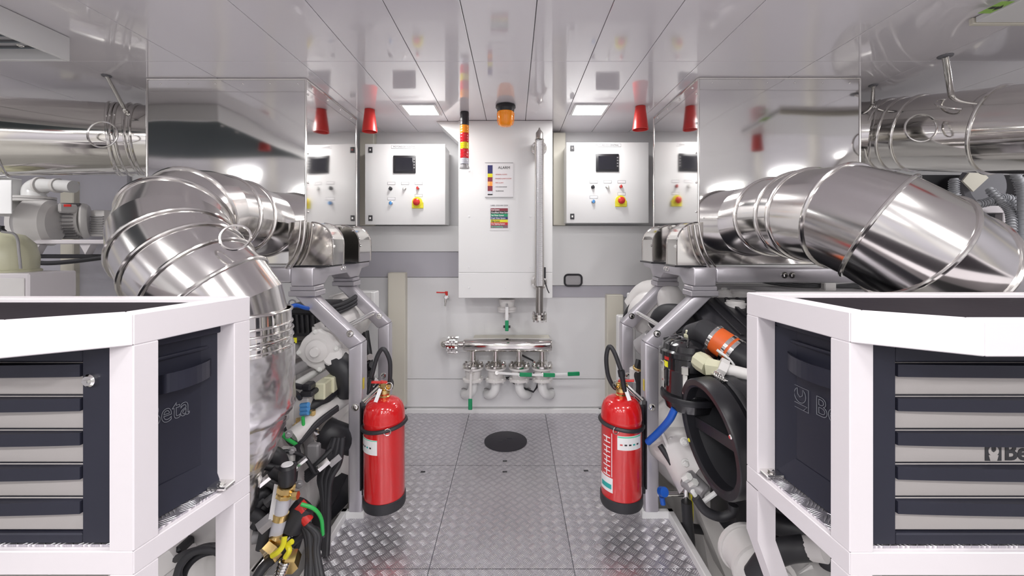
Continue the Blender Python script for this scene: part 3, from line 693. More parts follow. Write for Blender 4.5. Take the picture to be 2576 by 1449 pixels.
def cabinet(x0, y0, x1, y1, lab):
    yf = 2.50; A_ = W(x0, y0, yf); B_ = W(x1, y1, yf)
    t = thing('control_cabinet', lab, 'control cabinet', (A_.x, yf, B_.z))
    obj('enclosure', MB().box((A_.x+.004, yf+.018, B_.z+.004), (B_.x-.004, 2.69, A_.z-.004), .003), 'gloss_white', t, 0)
    obj('door', MB().box((A_.x, yf, B_.z), (B_.x, yf+.0175, A_.z), .003, 2), 'gloss_white', t, 30)
    w = B_.x-A_.x; h = A_.z-B_.z
    def P(u, v, d=0): return Vector((A_.x+u*w, yf-d, A_.z-v*h))
    for v in (.075, .92):
        lk = obj('latch', MB().box(P(.045, v+.035, .004), P(.095, v-.035, 0), .001), 'ink', t, 0)
        obj('latch_key', MB().box(P(.06, v+.012, .006), P(.08, v-.012, .0041), .0005), 'chrome', lk, 0)
    obj('plate_edge', MB().box(P(.327, .058, .0008), P(.663, .017, 0)), 'castgrey', t, 0)
    pl = obj('title_plate', MB().box(P(.33, .055, .0015), P(.66, .02, 0), .0004), 'paper', t, 0)
    text('MOTORES DC CENTRAL', .0125, P(.495, .037, .0018), (1, 0, 0), (0, 0, 1), 'ink', pl, align='CENTER', extrude=.0003)
    sc = obj('display', MB().box(P(.355, .365, .008), P(.635, .145, 0), .004, 2), 'black', t, 30)
    obj('screen', MB().box(P(.385, .34, .0095), P(.60, .175, .0081), .0005), 'screen', sc, 0)
    bb = MB(); 
    for k in range(4): bb.box(P(.61, .2+.035*k, .0092), P(.625, .185+.035*k, .008))
    obj('screen_key', bb, 'castgrey', sc, 0)
    for u, v in ((.33, .49), (.50, .49), (.67, .49), (.67, .64), (.33, .68)):
        obj('plate_edge', MB().box(P(u-.049, v+.018, .0008), P(u+.049, v-.018, 0)), 'castgrey', t, 0); obj('button_plate', MB().box(P(u-.045, v+.014, .0015), P(u+.045, v-.014, 0), .0004), 'paper', t, 0)
    for u, v, m, r, lb in ((.32, .555, 'ink', .011, 'black selector knob'), (.495, .55, 'whitegrip', .011, 'white push button'), (.66, .55, 'redmatt', .011, 'red push button'), (.325, .735, 'bluebtn', .0125, 'blue push button')):
        o = obj('button_collar', MB().lathe([(r, 0), (r, .005), (r*.8, .007)], P(u, v), (0, -1, 0), 20), 'chrome' if m != 'ink' else 'ink', t)
        obj('button_cap', MB().lathe([(r*.75, .006), (r*.7, .014), (r*.4, .016)], P(u, v), (0, -1, 0), 16).box(P(u-.004, v+.022, .020), P(u+.004, v-.022, .010)), m, o, 35, lb)
    u, v = .655, .725
    g_ = obj('emergency_stop_guard', MB().lathe([(.031, 0), (.031, .010), (.025, .012)], P(u, v), (0, -1, 0), 28).box(P(u-.065, v+.075, .010), P(u+.075, v-.0, 0), .002), 'yellow', t, 35, 'yellow guard')
    obj('emergency_stop_button', MB().lathe([(.010, .012), (.010, .020), (.020, .024), (.021, .030), (.014, .036), (.002, .038)], P(u, v), (0, -1, 0), 28), 'redmatt', g_, 40, 'red mushroom button')
    return t
cabinet(918, 362, 1120, 565, 'white wall control cabinet left of the tall casing')
cabinet(1425, 358, 1632, 561, 'white wall control cabinet right of the tall casing')

# alarm notice and colour code notice on the trunk
A_ = W(1220, 409, TY); B_ = W(1291, 497, TY)
al = thing('alarm_notice', 'white alarm notice with a printed stack light on the tall casing', 'sign', (A_.x, TY, B_.z))
obj('backing', MB().box((A_.x, TY-.004, B_.z), (B_.x, TY-.0005, A_.z), .0008), 'paper', al, 0)
obj('edge_strip', MB().box((A_.x, TY-.0055, A_.z-.003), (B_.x, TY-.0041, A_.z)).box((A_.x, TY-.0055, B_.z), (B_.x, TY-.0041, B_.z+.003)), 'castgrey', al, 0)
def AP(px, py): return W(px, py, TY-.0045)
def strip(x0, y0, x1, y1, m, par, nm='printed_band', d=.0045):
    p = W(x0, y0, TY); q = W(x1, y1, TY); return obj(nm, MB().box((p.x, TY-d-.0006, q.z), (q.x, TY-d+.0002, p.z)), m, par, 0)
for y0, y1, m in ((416, 437, 'tnavy'), (437, 446, 'tyellow'), (446, 457, 'maroon'), (457, 468, 'amberlens'), (468, 481, 'maroon'), (481, 488, 'clear'), (488, 491, 'tblack')): strip(1227, y0, 1239, y1, m, al)
text('ALARM', .022, AP(1268, 422), (1, 0, 0), (0, 0, 1), 'ink', al, align='CENTER', extrude=.0003)
for i, s_ in enumerate(('GENERAL ALARM', 'ENGINE ALARM SYSTEM', 'FIRE ALARM', 'CO2 DISCHARGE', 'TELEPHONE')):
    text('-  '+s_, .0088, AP(1243, 439+i*10.4), (1, 0, 0), (0, 0, 1), 'inkred' if i < 3 else 'ink', al, extrude=.0003)
A_ = W(1233, 514, TY); B_ = W(1279, 578, TY)
cn = thing('colour_code_notice', 'small pipe colour code sticker with seven coloured rows below the alarm notice', 'sign', (A_.x, TY, B_.z))
obj('backing', MB().box((A_.x-.002, TY-.002, B_.z-.004), (B_.x+.002, TY-.0005, A_.z+.002), .0005), 'paper', cn, 0)
text('LABEL COLOUR CODE', .0105, W(1256, 517, TY-.0022), (1, 0, 0), (0, 0, 1), 'ink', cn, align='CENTER', extrude=.0003, sx=.95)
for i, (s_, m, im) in enumerate((('Fuel System', 'maroon', 'paper'), ('Grey/Black Water System', 'tblack', 'paper'), ('Sea Water System', 'tgreen', 'paper'), ('Fresh Water System', 'tnavy', 'paper'), ('Bilge System', 'tyellow', 'ink'), ('Fire Fighting System', 'tred', 'paper'), ('Air Conditioning', 'tgrey', 'mint'))):
    y0 = 524+i*7.1; r_ = strip(1234.5, y0, 1277.5, y0+6.9, m, cn, 'colour_row', .0024)
    text(s_, .0125, W(1236, y0+3.7, TY-.0032), (1, 0, 0), (0, 0, 1), im, r_, extrude=.0003, sx=.8, bold=.0003)

# level gauge
GY = 2.395
gx = W(1357, 0, GY).x
gt = thing('level_gauge', 'tall stainless sight-glass level gauge in front of the white casing', 'gauge', (gx, GY, W(0, 808, GY).z))
zg = lambda py: W(0, py, GY).z
obj('side_rail', MB().box((gx-.0255, GY-.008, zg(722)), (gx-.0195, GY+.018, zg(350)), .001), 'gaugerail', gt, 0); obj('side_rail', MB().box((gx+.0195, GY-.008, zg(722)), (gx+.0255, GY+.018, zg(350)), .001), 'gaugerail', gt, 0)
obj('scale', MB().box((gx-.0185, GY-.002, zg(720)), (gx+.0185, GY+.010, zg(352)), .001), 'paper', gt, 0)
b = MB()
for k in range(150):
    z = zg(718)+(zg(355)-zg(718))*k/149; b.box((gx-.002, GY-.0032, z-.0008), (gx+(.012 if k % 5 else .016), GY-.0022, z+.0008))
obj('scale_mark', b, 'castgrey', gt, 0)['kind'] = 'stuff'
obj('sight_glass', MB().cyl((gx-.010, GY-.010, zg(720)), (gx-.010, GY-.010, zg(352)), .006), 'glass', gt)
obj('lower_tube', MB().cyl((gx, GY, zg(786)), (gx, GY, zg(722)), .021, seg=24), 'gaugerail', gt)
obj('top_cap', MB().lathe([(.021, 0), (.021, .035), (.014, .045), (.006, .055), (.004, .065)], (gx, GY, zg(350)), (0, 0, 1), 24), 'gaugerail', gt)
for py in (370, 711):
    o = obj('flange', MB().lathe([(.045, 0), (.045, .012), (.03, .014)], (gx, GY+.045, zg(py)), (0, -1, 0), 32).cyl((gx, TY-.001, zg(py)), (gx, GY+.045, zg(py)), .02), 'gaugerail', gt)
    b = MB()
    for k in range(6): a = PI/6+k*PI/3; b.hexbolt((gx+.037*math.cos(a), GY+.033, zg(py)+.037*math.sin(a)), (0, -1, 0), .006, .006)
    obj('flange_bolt', b, 'chrome', o)
o = obj('bottom_flange', MB().lathe([(.043, 0), (.043, .012), (.038, .013), (.038, .016), (.043, .017), (.043, .03)], (gx, GY, zg(803)), (0, 0, 1), 32), 'steel', gt)
b = MB()
for k in range(8): a = PI/8+k*PI/4; b.cyl((gx+.035*math.cos(a), GY+.035*math.sin(a), zg(809)), (gx+.035*math.cos(a), GY+.035*math.sin(a), zg(785)), .0065, seg=6)
obj('flange_bolt', b, 'chrome', o)
obj('drain_cock', MB().box((gx+.026, GY-.01, zg(700)), (gx+.036, GY+.01, zg(672)), .002).tube([(gx+.03, GY, zg(705)), (gx+.045, GY-.005, zg(728)), (gx+.055, GY-.005, zg(737))], .003, 6), 'black', gt)

# beacon, stack light, red cones
p = W(1272, 265, 2.19)
bt = thing('amber_beacon', 'round amber warning beacon hanging from the ceiling', 'beacon', (p.x, 2.19, CEIL))
obj('beacon_base', MB().lathe([(.030, 0), (.052, .002), (.053, .012), (.046, .018), (.044, .035)], (p.x, 2.19, CEIL-.001), (0, 0, -1), 32), 'black', bt)
obj('beacon_lens', MB().lathe([(.042, .035), (.043, .042), (.041, .046), (.043, .052), (.041, .058), (.042, .066), (.039, .072), (.040, .080), (.036, .090), (.034, .100), (.028, .108), (.01, .111)], (p.x, 2.19, CEIL-.001), (0, 0, -1), 32), 'amberlens', bt, 60)
b = MB()
for k in range(8): a = k*PI/4; b.tube([(p.x+.044*math.cos(a), 2.19+.044*math.sin(a), CEIL-.04), (p.x+.043*math.cos(a), 2.19+.043*math.sin(a), CEIL-.085), (p.x+.035*math.cos(a), 2.19+.035*math.sin(a), CEIL-.105)], .0018, 5)
obj('lens_rib', b, 'amberlens', bt)
SY = 2.305; p = W(1168.5, 282, SY); zs = lambda py: W(0, py, SY).z
st = thing('stack_light', 'banded alarm stack light hanging upside down from the ceiling', 'stack light', (p.x, SY, CEIL))
def sl(y0, y1, m, nm, r=.0245, lb=None):
    h = (y1-y0)*SY/FPX-.0008; n_ = 3; pr = [(r*.96, 0)]
    for k in range(n_): pr += [(r, h*(k+.15)/n_), (r, h*(k+.75)/n_), (r*.965, h*(k+.98)/n_)]
    obj(nm, MB().lathe(pr, (p.x, SY, min(CEIL-.001, zs(y0))), (0, 0, -1), 28), m, st, 50, lb)
sl(282, 316, 'black', 'top_housing'); sl(316, 336, 'amberlens', 'lens_module', lb='amber lens'); sl(336, 359, 'redlens', 'lens_module', lb='upper red lens'); sl(359, 376, 'yellowlens', 'lens_module', lb='yellow lens'); sl(376, 399, 'redlens', 'lens_module', lb='lower red lens'); sl(399, 414, 'clear', 'lens_module', lb='clear lens')
obj('end_cap', MB().lathe([(.022, 0), (.023, .006), (.027, .018), (.027, .022)], (p.x, SY, zs(414)), (0, 0, -1), 28), 'castgrey', st)
def cone(x, y, h, r0, r1, lab):
    t = thing('red_sounder', lab, 'sounder', (x, y, CEIL), 'red cone sounders under the ceiling')
    obj('horn', MB().lathe([(r0, 0), (r0*1.02, .01), (r1*.97, h-.008), (r1, h), (r1*.93, h), (r1*.85, h-.02), (.004, h-.03)], (x, y, CEIL-.001), (0, 0, -1), 32, False), 'redmatt', t, 50)
    obj('mounting_collar', MB().lathe([(r0*.9, 0), (r0*.9, .004)], (x, y, CEIL-.0002), (0, 0, -1), 24), 'darkgrey', t)
    return t
p = W(930, 275, 2.26); cone(p.x, 2.26, .120, .027, .041, 'red cone sounder hanging left of the left ceiling light')
p = W(1611, 268, 2.21); cone(p.x, 2.21, .122, .027, .042, 'red cone sounder hanging beside the right exhaust box')
cone(-1.62, .96, .120, .027, .041, 'red cone sounder on the ceiling near the left air unit'); cone(1.56, .96, .120, .027, .041, 'red cone sounder on the ceiling near the exit sign')

# red handled tap
ty = 2.64; q = lambda px, py, y=ty: W(px, py, y)
tp = thing('wall_tap', 'small chrome wall tap with a red lever', 'tap', tuple(q(1123, 748, WY-.012)))
obj('tap_body', MB().cyl(q(1123, 748, WY-.012), q(1122, 748, 2.63), .010).cyl(q(1122, 741), q(1121, 760), .009).cyl(q(1121, 759), q(1120, 770), .0065).lathe([(.016, 0), (.016, .004)], q(1123, 748, WY-.012), (0, -1, 0), 20), 'chrome', tp)
obj('lever', MB().tube([q(1124, 742), q(1122, 736), q(1114, 736), q(1098, 735.5)], .0045, 8).cyl(q(1123, 743), q(1123, 733), .009), 'redmatt', tp, 40, 'red lever')

# black framed pull handle
hp = thing('recessed_pull_handle', 'black rounded recessed pull handle on the right white wall panel', 'handle', tuple(q(1442, 705, 2.70)))
def rrect(cx, cz, w, h, r, y, n=5):
    out = []
    for sx_, sz_, a0 in ((1, 1, 0), (-1, 1, 90), (-1, -1, 180), (1, -1, 270)):
        for k in range(n+1): a = math.radians(a0+90*k/n); out.append(Vector((cx+sx_*(w/2-r)+r*math.cos(a), y, cz+sz_*(h/2-r)+r*math.sin(a))))
    return out
c = q(1442, 705, 2.69)
obj('handle_dish', MB().poly(rrect(c.x, c.z, .108, .07, .022, 2.697), (0, .002, 0)), 'castgrey', hp, 0); obj('handle_rim', MB().tube(rrect(c.x, c.z, .11, .072, .022, 2.692), .006, 8, closed=True), 'black', hp)

# ------------------------------------------------------------------ manifold with four valves
MY = 2.60; q = lambda px, py, y=MY: W(px, py, y)
mf = thing('pipe_manifold', 'polished horizontal pipe manifold low on the back wall', 'manifold', tuple(q(1275, 868)))
obj('header_pipe', MB().tube([q(1166, 868), q(1172, 868), q(1382, 868), q(1387, 868), q(1390, 868)], [.036, .042, .042, .038, .02], 28), 'steel', mf)
obj('wall_bracket', MB().box((q(1190, 0).x, 2.62, q(0, 862).z), (q(1384, 0).x, 2.71, q(0, 852).z), .002), 'cream', mf, 0)
o = obj('end_flange', MB().cyl(q(1124, 868), q(1131, 868), .040, seg=32).cyl(q(1132, 868), q(1139, 868), .058, seg=32).cyl(q(1140, 868), q(1147, 868), .058, seg=32).cyl(q(1147, 868), q(1168, 868), .025, .03, seg=24), 'steel', mf)
b = MB()
for k in range(8): a = k*PI/4+.2; d = Vector((0, math.cos(a)*.047, math.sin(a)*.047)); b.cyl(q(1128, 868)+d, q(1152, 868)+d, .007, seg=6)
obj('flange_bolt', b, 'chrome', o)
obj('wall_elbow', MB().tube([q(1130, 868), q(1119, 866), q(1115, 862, 2.65), q(1116, 858, 2.70)], .026, 16, smooth=4), 'steel', mf)
NX = (1190, 1247, 1306, 1364)
for i, px in enumerate(NX):
    n_ = obj('branch_neck', MB().cyl(q(px, 908), q(px, 880), .018, seg=20), 'steel', mf)
    f_ = obj('branch_flange', MB().lathe([(.066, 0), (.066, .012), (.045, .016), (.030, .028), (.018, .032)], q(px, 921), (0, 0, 1), 36), 'steel', mf)
    b = MB()
    for k in range(8): a = k*PI/4+.3; p = q(px, 921); b.cyl((p.x+.053*math.cos(a), MY+.053*math.sin(a), p.z-.0), (p.x+.053*math.cos(a), MY+.053*math.sin(a), p.z+.024), .008, seg=6)
    obj('flange_bolt', b, 'chrome', f_)
hands = [((1185, 935), (1183, 1003), (1183, 1031)), ((1250, 938), (1307, 942), (1338, 943)), ((1308, 943), (1367, 943), (1396, 944)), ((1366, 942), (1428, 941), (1458, 940))]
words = ('left-end', 'second from left', 'third from left', 'right-end')
for i, px in enumerate(NX):
    v = thing('ball_valve', 'white flanged valve with green lever grip, %s of four under the polished manifold' % words[i], 'valve', tuple(q(px, 940)), 'white valves under the manifold')
    obj('valve_body', MB().lathe([(.064, 0), (.064, .012), (.046, .018), (.050, .05), (.046, .066), (.064, .072), (.064, .084)], q(px, 956), (0, 0, 1), 36), 'eng', v)
    b = MB()
    for k in range(6): a = k*PI/3+.4; p = q(px, 956); b.cyl((p.x+.055*math.cos(a), MY+.055*math.sin(a), p.z-.008), (p.x+.055*math.cos(a), MY+.055*math.sin(a), p.z+.02), .0065, seg=6)
    obj('flange_bolt', b, 'whitegrip', v)['kind'] = 'stuff'
    h = hands[i]; ly = MY-.085-.011*((3-i) if i else 0)
    obj('valve_stem', MB().cyl(q(px, 940, MY-.045), W(h[0][0], h[0][1], ly-.003), .011, seg=12), 'chrome', v)
    obj('lever', MB().beam(W(*h[0], ly), W(*h[1], ly), .014, .004, .001, up=(0, 1, 0)), 'gloss_white' if i else 'eng', v, 30)
    obj('lever_grip', MB().beam(W(*h[1], ly), W(*h[2], ly), .024 if i else .024, .010, .003, up=(0, 1, 0)), 'green', v, 40, 'green grip')
    sg = -1 if i < 2 else 1
    e = obj('outlet_elbow', MB().tube([q(px, 957), q(px, 970), q(px+sg*2, 982), q(px+sg*9, 991, MY+.01), q(px+sg*18, 993, MY+.05), q(px+sg*22, 990, WY-.014)], .0285, 20, smooth=4), 'gloss_white', v)
    obj('wall_collar', MB().ring(q(px+sg*22, 990, WY-.016), (sg*.5, -1, 0), .034, .004, 28, 6), 'castgrey', v)
cb = tag(obj('black_cable', MB().tube([q(1312, 893, 2.68), q(1340, 907, 2.68), q(1352, 925, 2.69), q(1340, 945, 2.69), q(1272, 950, 2.68), q(1296, 966, 2.66), q(1318, 976, 2.66), q(1342, 986, 2.66), q(1350, 975, 2.66), q(1356, 958, 2.67)], .006, 8), 'rubber'), 'black angled cable running behind the white manifold valves', 'cable')
v = thing('drain_valve', 'white valve with green lever grip directly under the tall casing', 'valve', tuple(W(1275, 750, 2.57)))
q = lambda px, py, y=2.57: W(px, py, y)
obj('valve_body', MB().lathe([(.055, 0), (.055, .010), (.058, .014), (.058, .026), (.042, .032), (.046, .05), (.050, .065), (.05, .076)], q(1275, 783), (0, 0, 1), 32).cyl(q(1275, 800), q(1275, 783), .018), 'eng', v)
obj('valve_stem', MB().cyl(q(1275, 772, 2.53), q(1275, 772, 2.485), .010).cyl(q(1275, 764, 2.49), q(1275, 778, 2.49), .006), 'castgrey', v)
obj('lever', MB().beam(q(1275, 772, 2.48), q(1275, 806, 2.48), .018, .004, .001, up=(0, 1, 0)), 'gloss_white', v, 30); obj('lever_grip', MB().beam(q(1275, 806, 2.48), q(1275, 833, 2.48), .021, .010, .003, up=(0, 1, 0)), 'green', v, 40, 'green grip')
obj('outlet_stub', MB().cyl(q(1266, 822, 2.6), q(1284, 822, 2.6), .008).cyl(q(1275, 822, 2.6), q(1275, 822, WY-.012), .010), 'black', v)

# ------------------------------------------------------------------ fire extinguishers
def extinguisher(s):
    px = 967 if s < 0 else 1563; Y = 1.64; x = W(px, 0, Y).x; zf = .0 if s < 0 else .006
    r = .0785; z0 = .078+zf
    side = 'left' if s < 0 else 'right'
    t = thing('fire_extinguisher', 'red fire extinguisher strapped to the %s support frame' % side, 'fire extinguisher', (x, Y, z0))
    def L(prof, nm, m, lb=None, seg=40, cap=True): return obj(nm, MB().lathe(prof, (x, Y, 0), (0, 0, 1), seg, cap), m, t, 40, lb)
    zt = .495+zf
    L([(r*.97, z0+.02), (r, z0+.03), (r, zt-.085), (r*1.012, zt-.082), (r*1.012, zt-.076), (r, zt-.073), (r, zt-.06), (r*.965, zt-.04), (r*.86, zt-.02), (r*.68, zt-.006), (r*.45, zt), (.022, zt+.004)], 'cylinder', 'red', seg=56)
    L([(r*.8, z0), (r*1.01, z0+.003), (r*1.045, z0+.012), (r*1.045, z0+.042), (r*1.01, z0+.044)], 'base_boot', 'rubber', seg=56)
    # strap
    zs_ = zt-.10
    obj('strap', MB().tube([(x+(r+.004)*math.cos(a), Y+(r+.004)*math.sin(a), zs_-.010*math.cos(a)*s) for a in [2*PI*k/40 for k in range(40)]], .0075, 6, closed=True), 'rubber', t)
    obj('buckle', MB().ring((x+(.035 if s < 0 else -.04), Y-math.sqrt(r*r-.035**2)-.008, zs_), (.3, -1, 0), .012, .0018, 20, 6), 'chrome', t)
    L([(.021, zt), (.023, zt+.008), (.019, zt+.012), (.022, zt+.022), (.022, zt+.034), (.012, zt+.04)], 'valve_collar', 'brass', seg=20)
    hx = s
    obj('valve_head', MB().box((x-.012, Y-.02, zt+.035), (x+.012, Y+.012, zt+.062), .004).cyl((x-.02, Y, zt+.045), (x+.024, Y, zt+.045), .009), 'brass', t)
    obj('operating_lever', MB().beam((x+hx*.01, Y-.01, zt+.064), (x+hx*.045, Y-.02, zt+.068), .02, .006, .002).beam((x-hx*.012, Y, zt+.06), (x+hx*.012, Y-.01, zt+.066), .022, .008, .002), 'redmatt', t, 30, 'red lever')
    obj('carry_handle', MB().beam((x+hx*.005, Y-.005, zt+.050), (x+hx*.075, Y-.01, zt-.015), .014, .006, .002).beam((x+hx*.018, Y-.005, zt+.050), (x+hx*.082, Y-.01, zt-.010), .004, .008, .001), 'chrome', t, 30)
    obj('safety_ring', MB().ring((x-hx*.022, Y-.015, zt+.05), (.2, -1, .3), .014, .0015, 20, 5), 'chrome', t)
    obj('seal_tag', MB().beam((x+hx*.006, Y-.03, zt+.045), (x+hx*.020, Y-.045, zt+.0), .014, .001, 0, up=(0, 1, 0)), 'paper', t, 0)
    if s < 0: hp_ = [(x-.0, Y-.01, zt+.05), (x-.045, Y+.005, zt+.06), (x-.062, Y+.01, zt+.03), (x-.055, Y+.01, zt+.075), (x-.03, Y+.005, zt+.16), (x-.004, Y, zt+.192), (x+.018, Y+.005, zt+.15), (x+.020, Y+.01, zt+.10), (x+.014, Y+.02, zt+.05), (x+.004, Y+.025, zt+.03)]
    else: hp_ = [(x+.005, Y-.02, zt+.03), (x+.0, Y-.03, zt+.055), (x-.008, Y-.025, zt+.11), (x-.03, Y-.01, zt+.175), (x-.048, Y, zt+.195), (x-.058, Y+.005, zt+.15), (x-.05, Y+.01, zt+.08), (x-.028, Y+.01, zt+.035), (x-.008, Y+.005, zt+.025)]
    obj('hose', MB().tube([Vector(p_) for p_ in (hp_[3:] if s < 0 else hp_[2:])], .0085, 12, smooth=6), 'rubber', t)
    n0 = Vector(hp_[3] if s < 0 else hp_[2]); n1 = Vector((x-.065, Y+.01, zt+.01)) if s < 0 else Vector((x+.006, Y-.03, zt+.03))
    obj('nozzle', MB().cyl(n0, n1, .011, .0085, seg=14).cyl(n0, n0+(n1-n0)*.3, .0135, seg=14), 'black', t)
    c2 = (x, Y)
    if s < 0:
        lb = obj('service_label', MB().patch(c2, r, math.radians(-180+18), math.radians(-180+88), zs_-.088, zs_-.032), 'paper', t, 30)
        for k in range(5): obj('label_print', MB().patch(c2, r+.0008, math.radians(-160+11*k), math.radians(-160+6+11*k), zs_-.066, zs_-.060, .0004, 3), ('inkred', 'ink', 'ink', 'teal', 'ink')[k], lb, 0)
        obj('label_print', MB().patch(c2, r+.0008, math.radians(-162), math.radians(-92), zs_-.036, zs_-.033, .0004), 'mint', lb, 0)
    else:
        lb = obj('service_label', MB().patch(c2, r, math.radians(-115), math.radians(-42), zs_-.075, zs_-.022), 'paper', t, 30)
        for k in range(5): obj('label_print', MB().patch(c2, r+.0008, math.radians(-108+12*k), math.radians(-108+7+12*k), zs_-.058, zs_-.052, .0004, 3), ('inkred', 'ink', 'ink', 'teal', 'ink')[k], lb, 0)
        obj('label_print', MB().patch(c2, r+.0008, math.radians(-114), math.radians(-43), zs_-.029, zs_-.024, .0004), 'mint', lb, 0)
        il = obj('instruction_label', MB().patch(c2, r, math.radians(-178), math.radians(-128), zs_-.245, zs_-.19), 'paper', t, 30)
        obj('label_print', MB().patch(c2, r+.0008, math.radians(-170), math.radians(-132), zs_-.232, zs_-.214, .0004), 'teal', il, 0)
        b = MB(); b.patch(c2, r, math.radians(-132), math.radians(-130), zs_-.185, zs_-.02, .0005, 2)
        for k in range(9): b.patch(c2, r, math.radians(-162+(k % 2)*4), math.radians(-136), zs_-.185+k*.018, zs_-.181+k*.018, .0005, 6)
        for k in range(4): b.patch(c2, r, math.radians(-150), math.radians(-147), zs_-.18+k*.04, zs_-.155+k*.04, .0005, 2)
        obj('white_print', b, 'paper', t, 0)
    # bracket to the post
    xb = mx(s, .594-.029)
    obj('wall_bracket', MB().box((min(xb, x+s*(r-.004)), Y+.02, z0+.02), (max(xb, x+s*(r-.004)), Y+.045, zt-.05), .002).box((min(xb, xb-s*.006), Y+.0, z0+.05), (max(xb, xb-s*.006), 1.69, zt-.02), .001), 'black', t, 0)
extinguisher(-1); extinguisher(1)
p = W(988, 955, 2.2)
tag(obj('black_bell', MB().lathe([(.040, 0), (.052, .01), (.056, .02), (.05, .035), (.03, .045)], (p.x-.035, 2.12, p.z), (.75, -.6, 0), 28).tube([(p.x-.04, 2.12, p.z-.03), (p.x-.03, 2.11, p.z-.09)], .008, 8), 'rubber'), 'black domed cap hanging behind the left extinguisher hose', 'cap')

# ------------------------------------------------------------------ air unit, exit sign
au = thing('air_unit', 'white ceiling air unit with a dark louvred underside at the upper left', 'air conditioner', (-2.4, 1.46, CEIL))
zb_ = EYE+.636; ax1 = -1.557
obj('side_panel', MB().box((ax1-.012, .50, zb_), (ax1, 1.466, CEIL-.001), .002), 'gloss_white', au, 0); obj('side_panel', MB().box((-3.1, .50, zb_), (-3.088, 1.466, CEIL-.001), .002), 'gloss_white', au, 0)
obj('end_panel', MB().box((-3.087, 1.454, zb_), (ax1-.0125, 1.466, CEIL-.001), .002), 'gloss_white', au, 0); obj('end_panel', MB().box((-3.087, .50, zb_), (ax1-.0125, .512, CEIL-.001), .002), 'gloss_white', au, 0)
for k in range(22):
    yy = .53+k*.0415; obj('louvre', MB().obox(((ax1-3.09)/2, yy, zb_+.02), Vector((1, 0, 0)), Vector((0, .8, .6)), Vector((0, -.6, .8)), (1.5, .034, .003)), 'slate', au, 0) if k < 22 else None
for yy in (1.36, 1.25): obj('screw', MB().hexbolt((ax1-.05, yy, zb_+.006), (0, 0, -1), .006, .004), 'chrome', au)
eb = thing('ceiling_fixture', 'flat white ceiling fixture carrying a green exit arrow at the upper right', 'fixture', (1.75, 1.2, CEIL))
obj('housing', MB().box((1.47, .95, EYE+.700), (2.2, 1.33, CEIL-.001), .003), 'gloss_white', eb, 0)
obj('rim_strip', MB().box((1.465, 1.331, EYE+.697), (2.205, 1.345, CEIL-.001), .002), 'cream', eb, 0)
sx_ = W(2505, 18, .7*FPX/592); yk = sx_.y; zk_ = EYE+.6995
pl = obj('exit_sign', MB().box((sx_.x-.019, yk-.031, zk_-.0012), (sx_.x+.019, yk+.031, zk_), .0), 'signgreen', eb, 0, 'green exit sign with a black arrow')
obj('arrow', MB().poly([(sx_.x+u, yk+v, zk_-.0013) for u, v in ((-.001, .006), (.006, .006), (.006, .015), (.018, 0), (.006, -.015), (.006, -.006), (-.001, -.006))], (0, 0, -.0006)).box((sx_.x-.017, yk-.006, zk_-.0019), (sx_.x-.004, yk+.006, zk_-.0013)), 'ink', pl, 0)

# ------------------------------------------------------------------ left engine
def hose(parent, pts, r, m, name='hose', k=6, seg=10, label=None):
    return obj(name, MB().tube([W(*p) for p in pts], r, seg, smooth=k), m, parent, 60, label)
def wx(name, x0, y0, x1, y1, yf, dep, m, parent, bev=.004, label=None, seg=1):
    a = W(x0, y0, yf); b = W(x1, y1, yf); return obj(name, MB().box((a.x, yf, b.z), (b.x, yf+dep, a.z), bev, seg), m, parent, 30, label)
E = thing('marine_engine', 'white marine engine with hoses and cables seen between the left trolley and walkway', 'engine', (-1.15, 2.0, BILGE))
obj('block', MB().bevpoly([(-.86, 1.50, -.30), (-.80, 1.50, .02), (-.86, 1.50, .46), (-1.02, 1.50, .60), (-1.40, 1.50, .60), (-1.5, 1.50, .1), (-1.35, 1.50, -.42), (-1.0, 1.50, -.42)], (0, 1.0, 0), .02, 2), 'eng', E, 40)
obj('oil_pan', MB().bevpoly([(-.90, 1.55, -.31), (-.95, 1.55, -.46), (-1.25, 1.55, -.46), (-1.3, 1.55, -.3)], (0, .9, 0), .02, 2), 'eng', E, 40)
for k in range(4): obj('cylinder_head', MB().box((-1.32, 1.56+k*.23, .6005), (-.98, 1.76+k*.23, .70), .018, 2), 'eng', E, 40)
for k in range(3): obj('side_cover', MB().box((-.835, 1.64+k*.27, -.02), (-.80, 1.86+k*.27, .26), .01, 2), 'eng', E, 40)
for k in range(3):
    b = MB()
    for u in (.02, .2):
        for v in (.0, .24): b.hexbolt((-.80, 1.65+k*.27+u, v), (1, 0, 0), .008, .007)
    obj('cover_bolt', b, 'whitegrip', E)['kind'] = 'stuff'
obj('bell_housing', MB().lathe([(.26, 0), (.30, .02), (.30, .05), (.24, .09), (.2, .16)], (-1.12, 1.50, .12), (0, -1, 0), 40), 'eng', E, 40)
b = MB()
for k in range(12): a = k*PI/6; b.hexbolt((-1.12+.28*math.cos(a), 1.448, .12+.28*math.sin(a)), (0, -1, 0), .011, .01)
obj('housing_bolt', b, 'castgrey', E)['kind'] = 'stuff'
